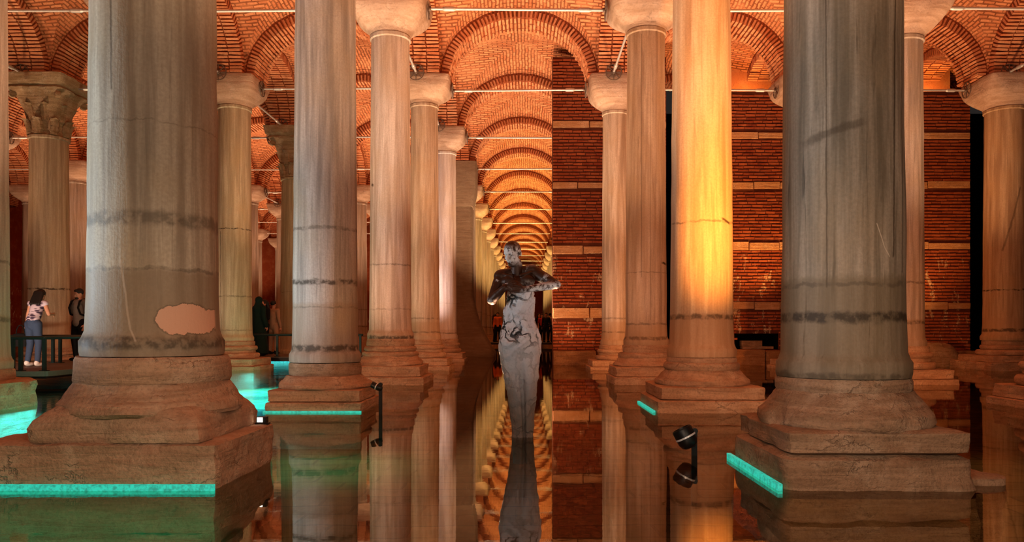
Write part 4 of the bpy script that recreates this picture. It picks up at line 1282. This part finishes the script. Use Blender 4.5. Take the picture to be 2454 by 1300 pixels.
# ------------------------------------------------------------------ the statue
SY = 7.2
def sp(px, py, dy=0.0):
    return Vector(((px - 1260) / FPX * SY + 0.17, dy, 1.02 - (py - 790) / FPX * SY))
st = empty('statue', (0, SY, 0))
tag(st, 'standing clay wrapped bronze figure with folded arms in the water', 'statue')
tb = NT('dark_bronze')
ob = tb.tc.outputs['Object']
sepb = tb.n('ShaderNodeSeparateXYZ'); tb.set(sepb.inputs[0], ob)
n1 = tb.noise(ob, 9, 5, 0.65, 0.5); n2 = tb.noise(ob, 40, 4, 0.6)
hz = tb.ss(sepb.outputs[2], 1.60, 1.68)
hx = tb.ss(tb.math('ADD', sepb.outputs[0], tb.math('MULTIPLY', tb.math('SUBTRACT', n1, 0.5), 0.12)), -0.075, -0.03)
clay_face = tb.math('MULTIPLY', tb.math('MULTIPLY', hz, tb.ss(sepb.outputs[2], 1.82, 1.76)), hx)
elb = tb.math('MULTIPLY', tb.ss(tb.math('ADD', sepb.outputs[0], tb.math('MULTIPLY', n1, 0.2)), 0.20, 0.34), tb.ss(sepb.outputs[2], 1.50, 1.42))
worn = tb.ss(n1, 0.58, 0.66, 0, 0.6)
elb = tb.math('MULTIPLY', elb, tb.ss(tb.noise(ob, 22, 5, 0.7), 0.40, 0.56))
clay_face = tb.math('MULTIPLY', clay_face, tb.ss(tb.noise(ob, 26, 5, 0.7), 0.38, 0.52))
fac = tb.math('MAXIMUM', tb.math('MAXIMUM', clay_face, elb), worn)
colb = tb.mix(fac, srgb(58, 32, 18), srgb(196, 188, 184))
tb.out(colb, tb.ss(fac, 0, 1, 0.42, 0.8), 0.35)
tb.set(tb.b.inputs['Metallic'], tb.ss(fac, 0, 1, 0.35, 0))
tb.bump(tb.math('ADD', n1, tb.math('MULTIPLY', n2, 0.4)), 0.5, 0.01)
M_bronze = tb.mat
tcl = NT('cracked_clay')
ob = tcl.tc.outputs['Object']
wv = tcl.n('ShaderNodeTexNoise'); tcl.set(wv.inputs['Vector'], ob); wv.inputs['Scale'].default_value = 5; wv.inputs['Detail'].default_value = 4
mv = tcl.n('ShaderNodeVectorMath', operation='MULTIPLY_ADD'); tcl.set(mv.inputs[0], wv.outputs['Color']); mv.inputs[1].default_value = (0.28, 0.28, 0.28); tcl.set(mv.inputs[2], ob)
vo = tcl.n('ShaderNodeTexVoronoi', feature='DISTANCE_TO_EDGE'); tcl.set(vo.inputs['Vector'], tcl.mapping(mv.outputs[0], (1, 1, 0.75))); vo.inputs['Scale'].default_value = 6.5
vo2 = tcl.n('ShaderNodeTexVoronoi', feature='DISTANCE_TO_EDGE'); tcl.set(vo2.inputs['Vector'], mv.outputs[0]); vo2.inputs['Scale'].default_value = 17
sepc = tcl.n('ShaderNodeSeparateXYZ'); tcl.set(sepc.inputs[0], ob)
big = tcl.noise(ob, 3.6, 4, 0.6); fine = tcl.noise(ob, 32, 4, 0.6)
zup = tcl.ss(sepc.outputs[2], 0.75, 1.0, 0.25, 1.0)
cr = tcl.math('MULTIPLY', tcl.ss(vo.outputs[0], 0.070, 0.03), tcl.math('MULTIPLY', tcl.ss(big, 0.42, 0.56), zup))
cr2 = tcl.math('MULTIPLY', tcl.ss(vo2.outputs[0], 0.06, 0.015), tcl.math('MULTIPLY', tcl.ss(big, 0.56, 0.62), zup))
crk = tcl.math('MAXIMUM', cr, cr2)
cc = tcl.mix(tcl.ss(big, 0.35, 0.65), srgb(190, 186, 190), srgb(214, 210, 212))
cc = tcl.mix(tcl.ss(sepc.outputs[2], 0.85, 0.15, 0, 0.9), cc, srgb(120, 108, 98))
cc = tcl.mix(tcl.ss(fine, 0.5, 0.8, 0, 0.4), cc, srgb(120, 112, 112))
cc = tcl.mix(crk, cc, srgb(34, 28, 26))
tcl.bump(tcl.math('ADD', tcl.math('MULTIPLY', crk, -1.2), tcl.math('ADD', tcl.math('MULTIPLY', fine, 0.4), tcl.math('MULTIPLY', big, 0.8))), 0.9, 0.02)
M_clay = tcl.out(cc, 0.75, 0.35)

# upper body: one surface
mb = MB()
ch = sp(1246, 690, 0.0); 
mb.capsule(sp(1246, 740), sp(1244, 700), 0.085, 0.10)
mb.ellipsoid(sp(1243, 682, 0.0), (0.150, 0.095, 0.095))
mb.ellipsoid(sp(1222, 676, -0.055), (0.078, 0.050, 0.060)); mb.ellipsoid(sp(1262, 674, -0.050), (0.080, 0.050, 0.060))     # pectorals
mb.capsule(sp(1240, 662), sp(1238, 634, -0.02), 0.062, 0.055)                                                          # neck
mb.capsule(sp(1240, 652, 0.02), sp(1276, 648, 0.0), 0.055, 0.06); mb.capsule(sp(1238, 654, 0.02), sp(1204, 660, 0.0), 0.055, 0.06)  # trapezius
mb.capsule(sp(1228, 664, -0.085), sp(1206, 660, -0.05), 0.016); mb.capsule(sp(1248, 662, -0.085), sp(1276, 654, -0.05), 0.016)    # collar bones
P_, hm_ = head(mb, sp(1229, 609, -0.05), (-0.52, -0.80, -0.26), (-0.08, 0.0, 1), 1.02)
# arm on the picture left: elbow down and out, hand up on the chest
shl, ell, wrl = sp(1200, 664, 0.0), sp(1180, 721, -0.09), sp(1210, 692, -0.17)
mb.ellipsoid(shl, (0.068, 0.065, 0.07)); mb.capsule(shl, ell, 0.062, 0.046); mb.capsule(ell, ell.lerp(wrl, 0.45), 0.044, 0.043); mb.capsule(ell.lerp(wrl, 0.45), wrl, 0.043, 0.030)
hand(mb, wrl, (0.85, -0.1, 0.3), (0.1, 1, -0.2), 0.95, 0.45)
# arm on the picture right: elbow raised far out, forearm back across the chest
shr, elr, wrr = sp(1284, 656, 0.0), sp(1332, 684, -0.10), sp(1256, 697, -0.18)
mb.ellipsoid(shr, (0.072, 0.066, 0.066)); mb.capsule(shr, shr.lerp(elr, 0.5), 0.062, 0.056); mb.capsule(shr.lerp(elr, 0.5), elr, 0.056, 0.044); mb.capsule(elr, elr.lerp(wrr, 0.4), 0.042, 0.041); mb.capsule(elr.lerp(wrr, 0.4), wrr, 0.041, 0.028)
hand(mb, wrr, (-0.95, -0.05, 0.12), (0, 1, -0.2), 0.95, 0.35)
up = remesh(mb.build('body', M_bronze, st), 0.0055, 3)
up['label'] = 'dark bronze upper body with turned head and folded arms'
# the clay wrap
sil = [(1050, 1229, 1279), (1040, 1228, 1279), (1020, 1226, 1280), (990, 1222, 1282), (960, 1218, 1284), (930, 1213, 1287), (900, 1207, 1291), (870, 1201, 1294), (845, 1197, 1295), (820, 1195, 1294), (800, 1199, 1290), (780, 1205, 1284), (760, 1209, 1278), (740, 1212, 1276), (720, 1214, 1277), (705, 1216, 1279), (695, 1219, 1278), (688, 1223, 1274)]
vs = []; fs = []
NA = 96
lv = []
for i in range(len(sil) - 1):
    for k in range(8):
        f = k / 8
        lv.append(tuple(a + (b - a) * f for a, b in zip(sil[i], sil[i + 1])))
lv.append(sil[-1])
lv.insert(0, (1110, 1230, 1278))
for (py, xa, xb) in lv:
    cx = sp((xa + xb) / 2, py); hw = (xb - xa) / 2 / FPX * SY
    zz = cx.z
    hips = math.exp(-((zz - 0.92) / 0.22) ** 2)
    dep = hw * (0.74 + 0.10 * hips) + 0.03 / (1 + math.exp(-(zz - 1.15) / 0.04))
    for j in range(NA):
        t = 2 * PI * j / NA
        x, y = math.cos(t), math.sin(t)
        p = Vector((cx.x + hw * x, dep * y, zz))
        # valley between the legs, knees and belly
        front = max(0, -y)
        leg = 1 / (1 + math.exp((zz - 0.72) / 0.05))
        val = math.exp(-((x - 0.12 + 0.1 * zz) / 0.16) ** 2) * leg
        p.y += front * val * 0.045
        knee = math.exp(-((zz - 0.47) / 0.09) ** 2) * (math.exp(-((x - 0.5) / 0.2) ** 2) + math.exp(-((x + 0.4) / 0.2) ** 2))
        p.y -= front * knee * 0.018
        # diagonal folds of the wrap across the hips and ridged, torn clay above
        fold = math.exp(-((zz - 0.93 - 0.55 * (p.x - cx.x)) / 0.025) ** 2) + 0.8 * math.exp(-((zz - 0.86 - 0.8 * (p.x - cx.x)) / 0.02) ** 2)
        p.y -= front * fold * 0.022
        w_ = p * 7.0
        dn = noise.fractal(w_, 0.8, 2.1, 6) * 0.013
        up_ = 1 / (1 + math.exp(-(zz - 0.90) / 0.06))
        tear = noise.noise(Vector((p.x * 6 + 3, p.y * 6, p.z * 5)))
        rt = abs(noise.fractal(Vector((p.x * 9, p.y * 9, p.z * 6 + 4)), 0.9, 2.0, 4))
        dn -= 0.022 * max(0, 1 - rt / 0.07) * (0.25 + 0.75 * up_)
        dn += (0.014 if tear > 0.12 else 0.0) * (0.3 + 0.7 * up_)
        nrm = Vector((x / max(hw, .01), y / max(dep, .01), 0)).normalized()
        vs.append(p + nrm * dn)
m_ = len(lv)
for i in range(m_ - 1):
    for j in range(NA):
        j2 = (j + 1) % NA
        fs.append((i * NA + j, i * NA + j2, (i + 1) * NA + j2, (i + 1) * NA + j))
fs.append(tuple(range(NA - 1, -1, -1))); fs.append(tuple((m_ - 1) * NA + j for j in range(NA)))
mb = MB(); mb.add(vs, fs)
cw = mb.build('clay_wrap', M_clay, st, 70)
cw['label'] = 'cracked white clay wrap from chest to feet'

# ------------------------------------------------------------------ accent lights (standing spotlights, column lamps and added fill)
spot((1.50, 6.10, 0.22), (0.02, 7.15, 1.30), 150, (1.0, 0.95, 0.95), 52, 0.9, 0.03)          # the standing spotlight on the statue
spot((0.4, 1.6, 0.3), (2.4, 5.4, 2.3), 70, (1.0, 0.86, 0.72), 80, 0.9, 0.2)  # unseen fill lamps added near the camera for the front columns
spot((-0.2, 1.6, 0.3), (-2.4, 5.4, 2.2), 35, (1.0, 0.78, 0.62), 80, 0.9, 0.2)
spot((0.1, 1.0, 1.7), (-2.3, 5.2, 0.30), 95, (1.0, 0.66, 0.44), 46, 0.8, 0.15)  # unseen fill lamps added beside the camera to brighten the front bases
spot((0.3, 1.0, 1.7), (2.5, 5.2, 0.30), 95, (1.0, 0.64, 0.42), 46, 0.8, 0.15)
spot((-9.6, 13.1, 0.45), (-11.8, 19.0, 2.6), 170, WARMW, 90, 0.9, 0.1)
spot((0.6, 5.3, 0.15), (0.0, 7.2, 1.2), 5, (0.95, 0.95, 1.0), 60, 0.8, 0.05)
spot((2.95, 7.3, 0.35), (2.42, 9.9, 5.2), 1500, (1.0, 0.38, 0.06), 84, 1.0, 0.05)               # amber wash on the second right column
# unseen fill lamps added behind the camera, and a cool lamp far left
point((-4.5, -3.0, 2.6), 110, (1.0, 0.86, 0.72), 0.25)
point((0.5, -3.5, 2.6), 150, (1.0, 0.74, 0.52), 0.25)
point((4.5, -3.0, 2.6), 220, (1.0, 0.78, 0.56), 0.25)
spot((-8.0, 4.6, 1.2), (-2.6, 5.3, 2.2), 1000, COOL, 36, 0.8, 0.2)
# amber floods at the foot of the brick wall and small lamps hidden on its ledge
spot((6.9, 20.3, 0.25), (6.9, 22.0, 6.2), 900, (1.0, 0.47, 0.13), 62, 1.0, 0.05)
spot((10.4, 20.4, 0.25), (11.4, 22.0, 5.0), 420, (1.0, 0.47, 0.15), 80, 1.0, 0.05)
spot((1.2, 20.4, 0.25), (1.7, 22.0, 3.2), 90, (1.0, 0.52, 0.26), 120, 1.0, 0.05)
for x in (6.8, 9.3, 12.2):
    spot((x, 22.40, 7.98), (x, 23.1, 8.7), 26, (1.0, 0.42, 0.10), 150, 0.6, 0.03)
spot((-5.2, 7.6, 0.3), (-2.5, 9.9, 3.0), 330, COOL, 80, 0.8, 0.1)
spot((-4.0, 12.4, 0.3), (-2.5, 14.7, 4.0), 150, PEACH, 80, 0.8, 0.1)
spot((-4.2, 16.8, 0.3), (-2.5, 19.6, 4.5), 160, PEACH, 80, 0.8, 0.1)
spot((-3.8, 22.0, 0.3), (-2.5, 24.4, 5.0), 420, (1.0, 0.75, 0.66), 80, 0.8, 0.1)
spot((0.9, 12.0, 0.3), (2.5, 14.7, 4.0), 80, PEACH, 80, 0.8, 0.1)
spot((1.0, 17.0, 0.3), (2.5, 19.6, 4.0), 90, WARMW, 80, 0.8, 0.1)
spot((-9.6, 18.0, 0.5), (-7.5, 19.6, 3.5), 60, WARMW, 90, 0.8, 0.1)
spot((-8.6, 22.0, 0.15), (-7.2, 24.4, 1.6), 110, CYAN, 90, 0.9, 0.05)
spot((-1.62, 9.1, 0.36), (-2.2, 9.9, 3.6), 70, (1.0, 0.45, 0.12), 80, 0.9, 0.03)
# unseen fill lamps added behind the column feet to brighten the next row
for x, y, e, c in ((-3.3, 6.7, 45, (1.0, 0.50, 0.28)), (2.9, 6.7, 60, (1.0, 0.44, 0.2)), (-2.6, 11.0, 60, (1.0, 0.52, 0.30)), (2.85, 11.0, 60, (1.0, 0.44, 0.22)),
                   (-2.6, 15.7, 60, (1.0, 0.54, 0.34)), (2.7, 15.8, 130, (1.0, 0.42, 0.17)), (7.4, 11.0, 90, (1.0, 0.36, 0.12)), (7.5, 15.8, 200, (1.0, 0.36, 0.10)), (-7.3, 15.8, 60, (1.0, 0.5, 0.3)), (-2.5, 20.6, 50, (1.0, 0.42, 0.22)), (-7.2, 10.9, 50, (1.0, 0.5, 0.32))):
    spot((x, y, 0.75), (x * 0.8, y + 4, 1.3), e, c, 165, 0.5, 0.1)
# flat lamps and added warm fill under the water, shining on the floor
def pool(x, y, sx, sy, e, c):
    d = bpy.data.lights.new('pool_light_or_fill', 'AREA'); o = bpy.data.objects.new('pool_light_or_fill', d); COL.objects.link(o)
    o.location = (x, y, -0.05); d.shape = 'RECTANGLE'; d.size = sx; d.size_y = sy; d.energy = e; d.color = c
for p in ((-4.7, 7.3, 1.0, 1.6, 60), (-5.75, 9.8, 1.3, 2.2, 110), (-7.0, 11.8, 1.8, 1.6, 150), (-5.1, 15.0, 1.4, 2.2, 120), (-6.1, 17.6, 1.4, 2.2, 150)):
    pool(*p[:4], p[4] * 2.0, (0.02, 0.60, 1.0))
for p in ((-2.6, 3.9, 2.6, 1.6, 12), (-2.0, 8.0, 1.5, 1.6, 5)):
    pool(*p, TEAL)
for p in ((2.0, 3.8, 4.0, 2.0, 7), (4.6, 6.5, 3.0, 4.0, 7)):  # warm fill added under the water to brighten the foreground floor
    pool(*p, (1.0, 0.55, 0.25))
